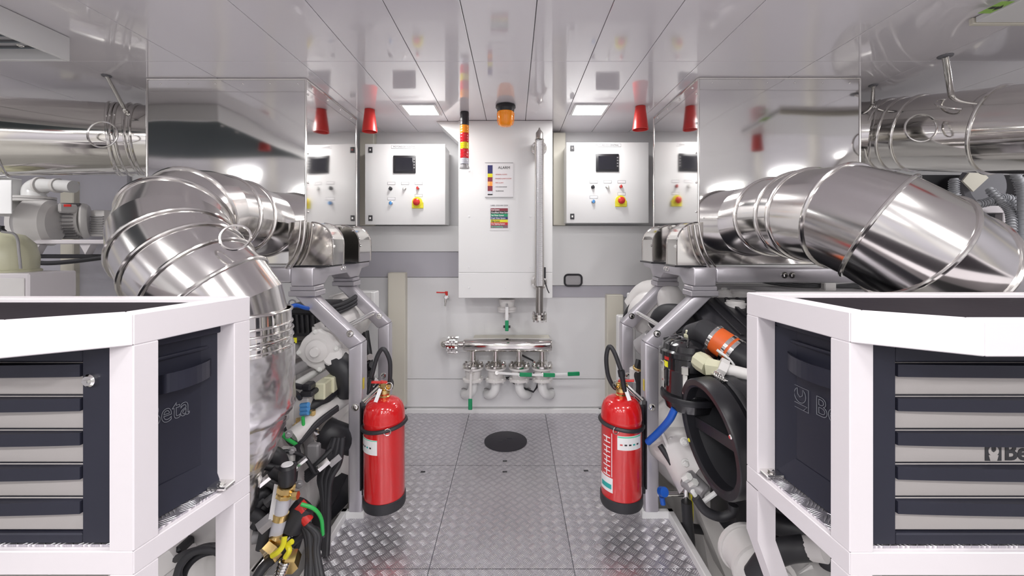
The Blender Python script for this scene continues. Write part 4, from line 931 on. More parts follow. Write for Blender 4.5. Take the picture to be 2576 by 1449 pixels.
# upper intake and pump housings
wx('air_box', 700, 772, 805, 848, 1.78, .25, 'black', E, .012, 'black air box', 2)
wx('air_box_lid', 690, 776, 800, 790, 1.765, .012, 'black', E, .004)
b = MB()
for k in range(5): p0 = W(735+k*13, 792, 1.775); p1 = W(738+k*13, 838, 1.775); b.cyl(p0, p1, .006, seg=8)
obj('air_box_rib', b, 'black', E)
c = W(803, 880, 1.72)
pr = []
n = 28; pts = [(.076+(.010 if k % 7 in (0, 1) else 0)) for k in range(n)]
obj('pump_cover', MB().bevpoly([(c.x+pts[k]*math.cos(2*PI*k/n), 1.74, c.z+pts[k]*math.sin(2*PI*k/n)) for k in range(n)], (0, -.035, 0), .006, 2), 'eng', E, 45)
obj('pump_boss', MB().lathe([(.05, 0), (.045, .012), (.022, .018), (.018, .03)], (c.x, 1.705, c.z), (0, -1, 0), 28), 'eng', E)
b = MB()
for k in range(4): a = 2*PI*(k*7+.5)/n; b.hexbolt((c.x+.077*math.cos(a), 1.705, c.z+.077*math.sin(a)), (0, -1, 0), .007, .007)
obj('pump_bolt', b, 'whitegrip', E)
obj('pump_body', MB().cyl(W(845, 860, 1.9), W(812, 872, 1.742), .072, .08, seg=32, ch=.01), 'eng', E)
obj('pump_snout', MB().cyl(W(862, 905, 1.80), W(835, 895, 1.70), .045, .040, seg=24, ch=.006).cyl(W(805, 930, 1.73), W(800, 912, 1.73), .016).cyl(W(792, 822, 1.76), W(792, 848, 1.76), .011).cyl(W(800, 812, 1.77), W(812, 838, 1.77), .018), 'eng', E)
obj('intake_manifold', MB().tube([W(880, 800, 2.4), W(850, 812, 2.1), W(835, 828, 1.95), W(845, 860, 1.88)], [.12, .11, .09, .07], 24, smooth=5), 'eng', E)
obj('rocker_box', MB().box(tuple(W(830, 745, 2.2)), tuple(W(880, 800, 2.45)), .015, 2), 'eng', E)
wx('junction_box', 932, 735, 942, 800, 2.3, .08, 'gloss_white', E, .004)
wx('electrical_box', 893, 734, 941, 812, 2.45, .08, 'gloss_white', E, .004)
wx('warning_sticker', 731, 850, 746, 863, 1.70, .003, 'tyellow', E, 0); 
for i, (x0, y0, x1, y1, yy, w_, m) in enumerate(((700, 905, 770, 870, 1.85, .04, 'eng'), (690, 960, 800, 905, 1.66, .022, 'castgrey'), (700, 1000, 815, 925, 1.62, .014, 'whitegrip'), (735, 1100, 870, 1000, 1.6, .03, 'eng'))):
    obj('fuel_pipe', MB().tube([W(x0, y0, yy-.1), W((x0+x1)/2, (y0+y1)/2-4, yy), W(x1, y1, yy+.2)], w_, 12, smooth=5), m, E)
hose(E, [(726, 775, 1.6), (745, 768, 1.62), (770, 775, 1.66), (800, 778, 1.75)], .008, 'blue', 'blue_hose', label='blue hose')
obj('pipe_clip', MB().ring(W(735, 762, 1.66), (.2, -1, 0), .012, .003, 16, 6), 'darkgrey', E)
for i, dy in enumerate((0, 9, 18)):
    hose(E, [(822, 775+dy, 1.86), (850, 768+dy, 1.9), (880, 755+dy, 2.0), (900, 742+dy, 2.1)], .010, 'rubber', 'cable')
for i in range(7):
    hose(E, [(900+i*4, 850-i*3, 2.1), (915+i*3, 890+i*7, 2.05), (920-i*5, 925+i*9, 2.0), (930+i*2, 960+i*5, 2.0)], .008+.003*(i % 3), 'rubber', 'cable')
for i in range(4): obj('cable_gland', MB().cyl(W(918+i*5, 905+i*22, 2.03), W(932+i*4, 898+i*20, 2.0), .016, seg=10), ('chrome', 'black', 'castgrey', 'chrome')[i], E)
hose(E, [(840, 900, 1.75), (868, 935, 1.72), (880, 985, 1.75)], .05, 'rubber', 'coolant_hose', seg=16)
hose(E, [(760, 1035, 1.6), (810, 1005, 1.66), (850, 965, 1.75), (880, 940, 1.85)], .030, 'rubber', 'coolant_hose', seg=16)
hose(E, [(812, 1085, 1.66), (840, 1095, 1.66), (885, 1110, 1.75)], .056, 'rubber', 'coolant_hose', seg=20)
obj('hose_clamp', MB().cyl(W(812, 1083, 1.665), W(824, 1088, 1.66), .060, seg=28), 'chrome', E)
obj('water_elbow', MB().tube([W(820, 1088, 1.66), W(800, 1092, 1.66), W(800, 1120, 1.68), W(790, 1140, 1.72)], [.052, .054, .05, .045], 20, smooth=4), 'castgrey', E)
# connector boxes
def cbox(x0, y0, x1, y1, yf, m='brown'):
    wx('connector_box', x0, y0, x1, y1, yf, .09, m, E, .005)
cbox(788, 965, 817, 1007, 1.60, 'brown'); cbox(812, 950, 840, 990, 1.66, 'brown'); cbox(737, 1000, 775, 1065, 1.58, 'eng'); cbox(716, 1010, 738, 1110, 1.57, 'eng')
wx('plug', 757, 968, 780, 986, 1.55, .05, 'black', E, .006); wx('plug', 752, 986, 786, 1000, 1.55, .06, 'rubber', E, .006)
hose(E, [(727, 968, 1.5), (742, 970, 1.53), (758, 974, 1.56)], .010, 'rubber', 'cable'); hose(E, [(727, 985, 1.5), (745, 990, 1.52), (755, 1002, 1.56)], .009, 'rubber', 'cable')
for i, py in enumerate((1020, 1030, 1040)): obj('blue_connector', MB().cyl(W(758, py, 1.56), W(776, py-2, 1.55), .009, seg=12), 'bluebtn', E, label='blue connector')
obj('brass_fitting', MB().lathe([(.012, 0), (.012, .02), (.007, .022), (.007, .032), (.011, .034), (.011, .05)], W(787, 1066, 1.56), (0, 0, 1), 6), 'brass', E, label='brass fitting'); obj('brass_fitting', MB().lathe([(.008, 0), (.008, .07)], W(750, 1100, 1.54), (0, 0, 1), 8).hexbolt(W(750, 1070, 1.54), (0, 0, 1), .013, .01), 'brass', E, label='brass fitting')
hose(E, [(762, 1048, 1.52), (763, 1075, 1.52), (757, 1098, 1.52)], .006, 'greenwire', 'green_cable', label='green cable')
hose(E, [(688, 1072, 1.42), (703, 1080, 1.44), (718, 1100, 1.46), (745, 1118, 1.49)], .007, 'greenwire', 'green_cable', label='green cable')
for i in range(3):
    hose(E, [(705+i*3, 1010+i*20, 1.46), (708+i*2, 1070, 1.46), (728, 1112-i*4, 1.48), (752, 1116-i*3, 1.50), (800, 1068-i*4, 1.55), (850, 1030-i*4, 1.62)], .007, 'rubber', 'cable')
    hose(E, [(750-i*4, 1116, 1.49), (744+i*4, 1150, 1.49), (742-i*2, 1200, 1.48), (732, 1240, 1.46)], .009, 'rubber', 'cable')
for i in range(9):
    o_ = (i-4); hose(E, [(850+o_*3, 1100, 1.58), (838+o_*4, 1150+o_*3, 1.56), (818+o_*4, 1200, 1.54), (818+o_*2.2, 1245, 1.53), (820+o_*1.2, 1330, 1.5), (815+o_*1.5, 1400, 1.46)], .007+.002*(i % 3), 'rubber', 'cable')
for i in range(4): hose(E, [(770, 1190+i*6, 1.52), (800, 1165+i*6, 1.53), (835, 1130+i*5, 1.56)], .010, 'rubber', 'cable')
wx('orange_flag', 676, 1085, 694, 1150, 1.45, .004, 'orange', E, 0)
hose(E, [(662, 1140, 1.40), (692, 1145, 1.41), (706, 1165, 1.42), (710, 1200, 1.42)], .026, 'rubber', 'coolant_hose', seg=16)
hose(E, [(675, 1185, 1.38), (697, 1205, 1.39), (716, 1225, 1.40)], .024, 'rubber', 'coolant_hose', seg=16)
hose(E, [(625, 1300, 1.36), (655, 1260, 1.38), (680, 1225, 1.40), (716, 1212, 1.42)], .018, 'rubber', 'coolant_hose', seg=12)
obj('belt_guard', MB().poly([tuple(W(812, 1332, 1.62)), tuple(W(820, 1300, 1.62)), tuple(W(876, 1195, 1.74)), tuple(W(876, 1265, 1.74))], (-.06, .03, 0)), 'black', E, 0)
wx('block_foot', 690, 1130, 860, 1300, 1.75, .3, 'eng', E, .02, seg=2); wx('side_plate', 835, 1190, 880, 1300, 1.9, .06, 'bilge', E, .004)
# drain valve assembly with sight tube
D = thing('drain_tube', 'upright clear drain tube with brass fittings and black cap beside the left trolley', 'valve', tuple(W(700, 1345, 1.33)))
p0 = W(695, 1345, 1.33); p1 = W(716, 1248, 1.33); dv_ = (p1-p0).normalized()
obj('clear_tube', MB().cyl(p0, p1, .021, seg=20), 'clear', D); obj('brass_band', MB().cyl(p0.lerp(p1, .42), p0.lerp(p1, .58), .0235, seg=20), 'brass', D)
obj('brass_collar', MB().lathe([(.027, 0), (.027, .01), (.023, .013), (.028, .018), (.028, .034), (.02, .038)], p1, dv_, 8), 'brass', D)
obj('side_nipple', MB().cyl(p1+dv_*.02, W(747, 1246, 1.31), .008, seg=10).cyl(W(738, 1247, 1.31), W(750, 1246, 1.31), .013, seg=6), 'brass', D)
obj('cap', MB().lathe([(.022, 0), (.026, .012), (.026, .055), (.02, .062)], p1+dv_*.038, (.02, 0, 1), 24), 'black', D); obj('cap_disc', MB().lathe([(.018, 0), (.016, .003)], p1+dv_*.038+Vector((0, 0, .063)), (.02, 0, 1), 24), 'paper', D)
obj('paper_tag', MB().poly([W(675, 1308, 1.31), W(705, 1312, 1.31), W(712, 1225, 1.33), W(690, 1218, 1.33)], (.0, .002, 0)), 'paper', D, 0)
obj('lower_fitting', MB().lathe([(.016, 0), (.024, .005), (.024, .03), (.016, .035)], W(693, 1372, 1.32), dv_, 6), 'brass', D)
V = thing('brass_valve_group', 'brass valves with yellow levers low beside the left trolley post', 'valve', tuple(W(700, 1400, 1.3)))
obj('valve_pipe', MB().cyl(W(640, 1449, 1.26), W(720, 1350, 1.36), .024, seg=16), 'chrome', V)
obj('valve_body', MB().cyl(W(672, 1400, 1.28), W(690, 1380, 1.30), .034, seg=6).cyl(W(725, 1430, 1.28), W(735, 1395, 1.32), .028, seg=6), 'brass', V)
obj('yellow_lever', MB().tube([W(684, 1398, 1.24), W(700, 1388, 1.24), W(712, 1372, 1.25), W(716, 1350, 1.26)], .008, 8, smooth=4), 'yellow', V, 40, 'yellow lever')
obj('yellow_lever', MB().tube([W(718, 1402, 1.25), W(728, 1385, 1.25), W(724, 1372, 1.26), W(735, 1362, 1.26)], .008, 8, smooth=4), 'yellow', V, 40, 'yellow lever')
b = MB()
for k in range(9): b.ring(W(718-k*3, 1412+k*7, 1.28), (.3, 0, 1), .014, .004, 14, 5)
obj('spring', b, 'chrome', V)
obj('red_fitting', MB().cyl(W(752, 1268, 1.36), W(766, 1284, 1.36), .018, seg=14).cyl(W(760, 1292, 1.36), W(776, 1312, 1.36), .018, seg=14), 'redmatt', V, 40, 'red hose coupling')
hose(V, [(757, 1268, 1.34), (790, 1280, 1.35), (808, 1305, 1.37), (812, 1345, 1.38)], .006, 'greenwire', 'green_cable', label='green cable')
hose(V, [(730, 1330, 1.36), (752, 1292, 1.37), (770, 1270, 1.38)], .036, 'rubber', 'large_hose', seg=16)
for i in range(5): hose(V, [(735+i*8, 1290+i*6, 1.36), (765+i*9, 1330+i*4, 1.36), (775+i*6, 1390, 1.34), (770+i*11, 1470, 1.3)], .009+.002*(i % 2), 'rubber', 'cable')
for i in range(4): hose(V, [(640, 1330-i*25, 1.34), (668, 1290-i*16, 1.36), (700, 1330-i*8, 1.38), (725, 1370, 1.38)], .016, 'rubber', 'cable')
hose(V, [(632, 1480, 1.22), (660, 1430, 1.25), (700, 1395, 1.3), (770, 1335, 1.4)], .014, 'rubber', 'cable')
cf = thing('pipe_bracket', 'white slanted channel bracket at the foot of the left engine', 'bracket', tuple(W(640, 1400, 1.4)))
obj('channel', MB().beam(W(560, 1480, 1.34), W(690, 1320, 1.6), .07, .05, .006), 'eng', cf, 30); obj('channel_lip', MB().beam(W(600, 1490, 1.30), W(720, 1350, 1.55), .02, .02, .003), 'castgrey', cf, 30)

# under the left trolley: tank and coiled cable
tkn = thing('white_tank', 'white moulded tank seen under the left tool trolley', 'tank', tuple(W(480, 1449, 1.15)))
obj('tank_body', MB().bevpoly([W(360, 1500, 0.98), W(380, 1330, 0.98), W(470, 1270, 0.98), W(560, 1200, 0.98), W(592, 1225, 0.98), W(592, 1500, 0.98)], (0, .06, 0), .03, 3), 'eng', tkn, 45)
obj('tank_spout', MB().obox(W(420, 1410, .95), Vector((.8, 0, .6)), Vector((0, 1, 0)), Vector((-.6, 0, .8)), (.10, .06, .045), .01, 2), 'eng', tkn, 40)
obj('dark_recess', MB().obox(W(440, 1378, .955), Vector((1, 0, 0)), Vector((0, 1, 0)), Vector((0, 0, 1)), (.06, .05, .03), .006), 'black', tkn, 30)
ccl = thing('coiled_cable', 'black coiled cable hanging under the left tool trolley', 'cable', tuple(W(510, 1440, .90)))
for k in range(4):
    c_ = W(512+k*4, 1440+k*3, 900e-3+.010*k); obj('cable_loop', MB().ring(c_, (.15+.03*k, -1, .05*k), .050+.004*(k % 3), .0080, 40, 10), 'rubber', ccl, 60)
obj('cable_tail', MB().tube([W(505, 1382, .90), W(470, 1392, .91), W(440, 1408, .93)], .008, 8, smooth=4), 'rubber', ccl, 60)

# ------------------------------------------------------------------ right engine
R_ = thing('marine_engine', 'white marine engine with black filters and hoses beside the right trolley', 'engine', (1.05, 2.0, BILGE))
obj('block', MB().bevpoly([(.82, 1.75, -.30), (.76, 1.75, .05), (.82, 1.75, .50), (.95, 1.75, .66), (1.4, 1.75, .66), (1.45, 1.75, .1), (1.3, 1.75, -.42), (.95, 1.75, -.42)], (0, .75, 0), .02, 2), 'eng', R_, 40)
for k in range(3): obj('rocker_cover', MB().box((.86, 1.80+k*.25, .6605), (1.35, 2.02+k*.25, .80), .02, 2), 'eng', R_, 40)
for i, (px, py, y, r, h) in enumerate(((1785, 758, 1.85, .035, .05), (1822, 755, 1.8, .03, .08), (1850, 765, 1.7, .04, .05), (1868, 748, 1.85, .06, .07), (1760, 752, 2.0, .04, .05))):
    p = W(px, py+22, y); obj('filler_cap', MB().lathe([(r, 0), (r, h*.8), (r*.85, h*.85), (r*.85, h)], p, (0, 0, 1), 24), 'eng', R_)
    if i == 1: obj('cap_knob', MB().hexbolt(p+Vector((0, 0, h)), (0, 0, 1), .012, .01), 'whitegrip', R_)
# ribbed dark top cover
tc0 = [(.70, 1.75), (1.02, 1.36), (1.45, 1.36), (1.45, 1.90), (.80, 1.95)]
obj('top_cover', MB().bevpoly([(x, y, EYE-.25-(.08 if y < 1.5 else 0)) for x, y in [(.80, 1.62), (1.0, 1.40), (1.5, 1.40), (1.5, 1.62)]][:4] and [(.74, 1.45, EYE-.36), (.78, 1.45, EYE-.33), (1.4, 1.45, EYE-.33), (1.4, 1.45, EYE-.40), (.74, 1.45, EYE-.40)], (0, .32, .10), .008, 2), 'black', R_, 40)
for k in range(14):
    x = .80+k*.045; obj('cover_rib', MB().beam((x, 1.46, EYE-.325), (x+.0, 1.75, EYE-.234), .014, .012, .002), 'black', R_, 30)
for k in range(5): p = W(1790+k*18, 870-k*4, 1.46); obj('cover_bolt', MB().hexbolt((.82+k*.1, 1.445, EYE-.35), (0, -1, .3), .007, .006), 'chrome', R_)
obj('fuel_rail', MB().tube([W(1700, 835, 1.7), W(1760, 820, 1.66), W(1875, 880, 1.5)], .012, 10, smooth=4), 'rubber', R_)
hose(R_, [(1755, 845, 1.55), (1775, 852, 1.53), (1800, 870, 1.50)], .006, 'gloss_white', 'fuel_pipe')
# white turbo casting between the posts
obj('turbo_housing', MB().lathe([(.05, 0), (.10, .01), (.12, .05), (.11, .11), (.07, .14), (.05, .2)], W(1640, 800, 2.1), (.3, 1, .2), 32), 'eng', R_)
obj('turbo_volute', MB().tube([W(1590, 770, 2.3), W(1625, 735, 2.25), W(1680, 745, 2.1), W(1690, 800, 2.05), W(1650, 840, 2.05)], [.05, .06, .07, .07, .06], 18, smooth=5), 'eng', R_)
hose(R_, [(1655, 815, 1.95), (1670, 792, 1.9), (1700, 790, 1.85), (1740, 805, 1.75)], .045, 'rubber', 'intake_hose', seg=16)
obj('exhaust_joint', MB().cyl(W(1618, 880, 2.0), W(1648, 850, 1.95), .06, .05, seg=24, ch=.008), 'castgrey', R_)
wx('yellow_label', 1592, 744, 1614, 752, 2.30, .002, 'tyellow', R_, 0); wx('control_box', 1586, 740, 1640, 800, 2.31, .08, 'gloss_white', R_, .006); wx('control_box', 1556, 795, 1600, 1000, 2.35, .06, 'gloss_white', R_, .006)
hose(R_, [(1605, 752, 2.28), (1580, 775, 2.25), (1567, 815, 2.25), (1563, 900, 2.2), (1562, 1000, 2.15)], .008, 'rubber', 'cable')
for i in range(6): hose(R_, [(1606+i*4, 905+i*6, 1.95), (1600+i*3, 940, 1.93), (1612-i*2, 980+i*6, 1.92)], .012, 'rubber', 'cable')
obj('brass_ring', MB().ring(W(1607, 925, 1.93), (0, -.3, 1), .022, .006, 18, 6), 'brass', R_)
obj('injector_pump', MB().cyl(W(1600, 960, 1.95), W(1600, 925, 1.95), .03, seg=20, ch=.004), 'eng', R_)
# black separator canister
c = W(1736, 1000, 1.52)
CS = thing('oil_separator', 'glossy black oil separator canister with clips beside the right support frame', 'filter canister', (c.x, c.y, W(0, 1035, 1.52).z))
zc_ = lambda py: W(0, py, 1.52).z
obj('canister_body', MB().lathe([(.055, 0), (.085, .02), (.093, .05), (.093, zc_(925)-zc_(1035)), (.098, zc_(920)-zc_(1035))], (c.x, c.y, zc_(1035)), (0, 0, 1), 40), 'glossblack', CS)
obj('canister_band', MB().lathe([(.101, 0), (.103, .004), (.103, .018), (.101, .022)], (c.x, c.y, zc_(1000)), (0, 0, 1), 40), 'black', CS)
obj('canister_head', MB().lathe([(.100, 0), (.100, .04), (.108, .045), (.108, .060), (.098, .066), (.094, .085), (.07, .100), (.02, .106)], (c.x, c.y, zc_(920)), (0, 0, 1), 40), 'glossblack', CS)
b = MB()
for k in range(8): a = k*PI/4+.3; b.beam((c.x+.04*math.cos(a), c.y+.04*math.sin(a), zc_(920)+.104), (c.x+.092*math.cos(a), c.y+.092*math.sin(a), zc_(920)+.087), .008, .012, .002)
obj('lid_rib', b, 'glossblack', CS)
obj('lid_knob', MB().lathe([(.018, 0), (.018, .008), (.012, .01), (.012, .022), (.006, .026)], (c.x-.005, c.y, zc_(920)+.106), (0, 0, 1), 8), 'brown', CS)
for a in (-2.12, -3.05, -.6):
    e = Vector((math.cos(a), math.sin(a), 0)); p = Vector((c.x, c.y, 0))+e*.101; tx = Vector((-e.y, e.x, 0))
    obj('clip', MB().obox((p.x, p.y, zc_(945)), tx, e, Vector((0, 0, 1)), (.018, .008, .075), .002).obox((p.x, p.y, zc_(915)), tx, e, Vector((0, 0, 1)), (.026, .012, .03), .003), 'chrome', CS, 30)
for (m, py, a) in (('redmatt', 892, -2.85), ('tyellow', 910, -2.9)): obj('sticker', MB().patch((c.x, c.y), .1002, a-.12, a+.12, zc_(py+7), zc_(py-7)), m, CS, 0)
# orange hose and black charge pipe
op = thing('charge_air_pipe', 'black charge air pipe with an orange silicone coupling behind the right trolley', 'pipe', tuple(W(1900, 930, 1.3)))
q0, q1, q2, q3 = W(1795, 850, 1.45), W(1822, 868, 1.42), W(1850, 888, 1.39), W(2020, 985, 1.22)
obj('orange_coupling', MB().tube([q0, q1, q2], .047, 24), 'orange', op, 60, 'orange silicone coupling'); obj('pipe', MB().cyl(q2, q3, .046, seg=28), 'black', op)
for p_, t_ in ((q0.lerp(q1, .15), q1-q0), (q2.lerp(q1, .55), q2-q1), (q2.lerp(q1, .05), q2-q1)): obj('hose_clamp', MB().cyl(p_-t_.normalized()*.006, p_+t_.normalized()*.006, .050, seg=28), 'chrome', op)
obj('pipe_stub', MB().tube([q0, q0-(q1-q0)*.8, W(1745, 845, 1.55)], .045, 20), 'rubber', op)
# white breather elbow
be = thing('breather_elbow', 'off-white plastic breather elbow between the black canister and trolley', 'pipe', tuple(W(1800, 925, 1.35)))
obj('elbow', MB().tube([W(1757, 905, 1.42), W(1768, 912, 1.40), W(1785, 925, 1.37)], [.030, .033, .030], 10), 'brown', be, 30)
obj('elbow', MB().tube([W(1783, 924, 1.37), W(1815, 928, 1.34)], [.032, .026], 6), 'brown', be, 20); obj('union_nut', MB().cyl(W(1806, 922, 1.34), W(1826, 932, 1.33), .033, seg=8), 'eng', be)
obj('breather_pipe', MB().cyl(W(1822, 928, 1.33), W(1900, 948, 1.28), .019, seg=16), 'eng', be); obj('support_rod', MB().tube([W(1803, 880, 1.38), W(1838, 905, 1.36), W(1846, 918, 1.35), W(1842, 928, 1.35)], .0045, 8), 'gloss_white', be)
# big black intake ring
ax = Vector((-.985, -.05, -.14)).normalized()
bi_ = thing('intake_cowl', 'big round black open intake cowl beside the right trolley', 'intake', tuple(W(1800, 1240, 1.32)))
cc = W(1805, 1095, 1.30)
def el_lathe(prof, nm, m, lb=None):
    return obj(nm, MB().lathe(prof, cc, ax, 56, False), m, bi_, 40, lb)
RR = .172
el_lathe([(RR*.86, -.005), (RR*.86, .028), (RR*.90, .034), (RR*1.0, .034), (RR*1.02, .028), (RR*1.02, -.02)], 'cowl_rim', 'black')
el_lathe([(RR*1.0, -.02), (RR*.97, -.04), (RR*1.03, -.05), (RR*1.03, -.075), (RR*.98, -.08), (RR*.98, -.2), (RR*.9, -.26)], 'cowl_body', 'black')
el_lathe([(RR*.86, -.004), (RR*.80, -.06), (RR*.80, -.16), (RR*.1, -.17)], 'inner_liner', 'rubber')
el_lathe([(RR*1.035, -.03), (RR*1.05, -.034), (RR*1.05, -.044), (RR*1.035, -.048)], 'cowl_strap', 'rubber')
u_ = ax.cross(Vector((0, 0, 1))).normalized(); w2 = u_.cross(ax)
obj('cross_brace', MB().beam(cc-u_*RR*.84-w2*(-.02), cc+u_*RR*.84+w2*(-.02), .006, .035, .002), 'black', bi_, 30)
for k, m in ((.35, 'chrome'), (-.5, 'yellow'), (2.7, 'chrome')): p = cc+u_*RR*.93*math.cos(k)+w2*RR*.93*math.sin(k)+ax*.034; obj('rivet', MB().lathe([(.007, 0), (.005, .003)], p, ax, 14), m, bi_)
pc = cc+w2*RR*1.04+ax*(-.03)
b = MB()
for k in range(3): b.ring(pc+u_*(.012*k-.012), ax, .014, .003, 16, 6)
obj('strap_buckle', b.beam(pc-u_*.04, pc+u_*.04, .012, .004, .001), 'chrome', bi_)
# dark filter housing right of the cowl
obj('filter_case', MB().box(tuple(W(1850, 1380, 1.42)), tuple(W(2000, 950, 1.62)), .02, 2), 'black', R_, 40)
obj('case_lid', MB().bevpoly([W(1815, 955, 1.38), W(1835, 938, 1.38), W(1910, 938, 1.38), W(1910, 975, 1.38), W(1830, 975, 1.38)], (0, .1, 0), .005), 'black', R_, 30)
b = MB()
for k in range(4): b.cyl(W(1842, 1062+k*12, 1.33), W(1880, 1060+k*12, 1.33), .003, seg=6)
obj('case_grille', b, 'rubber', R_)
# white bell housing, blue hose
obj('flywheel_housing', MB().lathe([(.05, 0), (.10, .03), (.17, .10), (.20, .16), (.20, .2)], W(1650, 1085, 1.75), (.75, .25, -.28), 36), 'eng', R_)
obj('gear_case', MB().tube([W(1648, 1110, 1.7), W(1700, 1125, 1.64), W(1760, 1180, 1.58)], [.055, .085, .12], 24), 'eng', R_)
for k in range(3): obj('case_rib', MB().beam(W(1665+k*22, 1085+k*14, 1.60), W(1695+k*18, 1160+k*14, 1.58), .012, .012, .002), 'eng', R_, 30)
for p in ((1722, 1110), (1725, 1165), (1735, 1172)): obj('case_bolt', MB().hexbolt(W(*p, 1.52), (-.3, -1, .1), .011, .012), 'whitegrip', R_)
hose(R_, [(1630, 1112, 1.60), (1658, 1086, 1.55), (1684, 1056, 1.50), (1698, 1028, 1.48)], .013, 'blue', 'blue_hose', seg=14, label='blue hose')
hose(R_, [(1660, 1120, 1.6), (1680, 1150, 1.58), (1700, 1180, 1.56), (1718, 1190, 1.56), (1730, 1230, 1.54)], .011, 'rubber', 'cable')
for i in range(3): hose(R_, [(1666, 1125+i*6, 1.62), (1685+i*4, 1140, 1.6), (1700+i*6, 1175+i*4, 1.57), (1735, 1195+i*5, 1.54)], .009, 'rubber', 'cable')
obj('starter_motor', MB().cyl(W(1725, 1200, 1.5), W(1775, 1245, 1.44), .035, .03, seg=20, ch=.006), 'castgrey', R_)
for i in range(4): obj('starter_bolt', MB().cyl(W(1722+i*16, 1205+i*14, 1.46), W(1734+i*15, 1198+i*14, 1.44), .013, seg=6), 'whitegrip', R_)
obj('lift_bracket', MB().tube([W(1742, 1235, 1.38), W(1758, 1260, 1.38), W(1770, 1262, 1.38), W(1800, 1240, 1.38)], .008, 8), 'gloss_white', R_)
hose(R_, [(1750, 1252, 1.37), (1775, 1285, 1.36), (1812, 1300, 1.35), (1842, 1290, 1.34), (1845, 1270, 1.34)], .015, 'rubber', 'coolant_hose', seg=12)
obj('oil_pan', MB().bevpoly([W(1740, 1250, 1.65), W(1870, 1320, 1.65), W(1900, 1500, 1.65), W(1830, 1470, 1.65)], (0, .5, 0), .02, 2), 'eng', R_, 40)
# bilge pipework on the right
bp_ = thing('bilge_pipe_run', 'small steel bilge pipe with a blue tap and black drop hose below the right engine', 'pipe', tuple(W(1700, 1245, 1.6)))
obj('steel_pipe', MB().cyl(W(1655, 1243, 1.62), W(1722, 1243, 1.62), .009).cyl(W(1726, 1225, 1.62), W(1726, 1265, 1.62), .014), 'chrome', bp_)
obj('blue_tap', MB().cyl(W(1663, 1236, 1.6), W(1672, 1238, 1.58), .018, seg=12).cyl(W(1665, 1250, 1.6), W(1668, 1268, 1.6), .010), 'blue', bp_, 40, 'blue tap')
hose(bp_, [(1727, 1262, 1.6), (1730, 1310, 1.6), (1735, 1370, 1.58), (1728, 1400, 1.55), (1710, 1415, 1.5)], .020, 'rubber', 'drop_hose', seg=14)
hose(bp_, [(1738, 1235, 1.61), (1742, 1280, 1.61), (1738, 1330, 1.6), (1712, 1365, 1.6)], .004, 'yellow', 'yellow_wire', label='yellow wire')
hose(bp_, [(1680, 1325, 1.72), (1730, 1328, 1.72), (1792, 1336, 1.75)], .018, 'rubber', 'floor_hose', seg=12)
obj('grey_plate', MB().box(tuple(W(1655, 1235, 2.05)), tuple(W(1745, 1130, 2.1)), .004), 'bilge', bp_, 0)
wt = thing('white_strainer', 'white ribbed strainer casting standing low between walkway and right trolley', 'strainer', tuple(W(1890, 1449, 1.2)))
obj('strainer_body', MB().cyl(W(1960, 1500, 1.12), W(1868, 1375, 1.30), .062, .070, seg=28, ch=.012), 'eng', wt)
for f in (.2, .5, .95): a = W(1960, 1500, 1.12).lerp(W(1868, 1375, 1.30), f); d = (W(1868, 1375, 1.30)-W(1960, 1500, 1.12)).normalized(); obj('strainer_rib', MB().cyl(a, a+d*.012, .076, seg=28), 'eng', wt)
obj('strainer_cover', MB().cyl(W(1868, 1375, 1.30), W(1862, 1366, 1.32), .05, .03, seg=24), 'eng', wt)
# under the right trolley
uh = thing('black_suction_hose', 'thick black suction hose looping under the right tool trolley', 'hose', tuple(W(2000, 1350, 1.2)))
obj('upper_hose', MB().tube([W(1905, 1300, 1.30), W(1960, 1320, 1.25), W(2030, 1345, 1.2), W(2090, 1385, 1.15)], .030, 16, smooth=5), 'rubber', uh, 60)
obj('lower_hose', MB().tube([W(1900, 1449, 1.15), W(1935, 1405, 1.12), W(1975, 1385, 1.1), W(2030, 1378, 1.08)], .030, 16, smooth=5), 'rubber', uh, 60)
obj('white_sleeve', MB().cyl(W(2028, 1378, 1.08), W(2075, 1385, 1.05), .028, seg=20), 'eng', uh)
wd_ = thing('white_drum', 'white domed drum standing under the right tool trolley', 'drum', tuple(W(2040, 1500, 1.15)))
obj('drum_shell', MB().lathe([(.17, 0), (.17, .16), (.15, .19), (.08, .215), (.02, .22)], W(2085, 1600, 1.25), (0, 0, 1), 40), 'eng', wd_)
for k in range(6): a = k*PI/3+.2; p = W(2085, 1600, 1.25)+Vector((0, 0, .175)); obj('drum_rib', MB().beam(p+Vector((.155*math.cos(a), .155*math.sin(a), .0)), p+Vector((.06*math.cos(a), .06*math.sin(a), .045)), .012, .014, .003), 'eng', wd_, 30)
obj('drum_cap', MB().cyl(W(2085, 1400, 1.1), W(2085, 1425, 1.1), .022, seg=16), 'black', wd_)

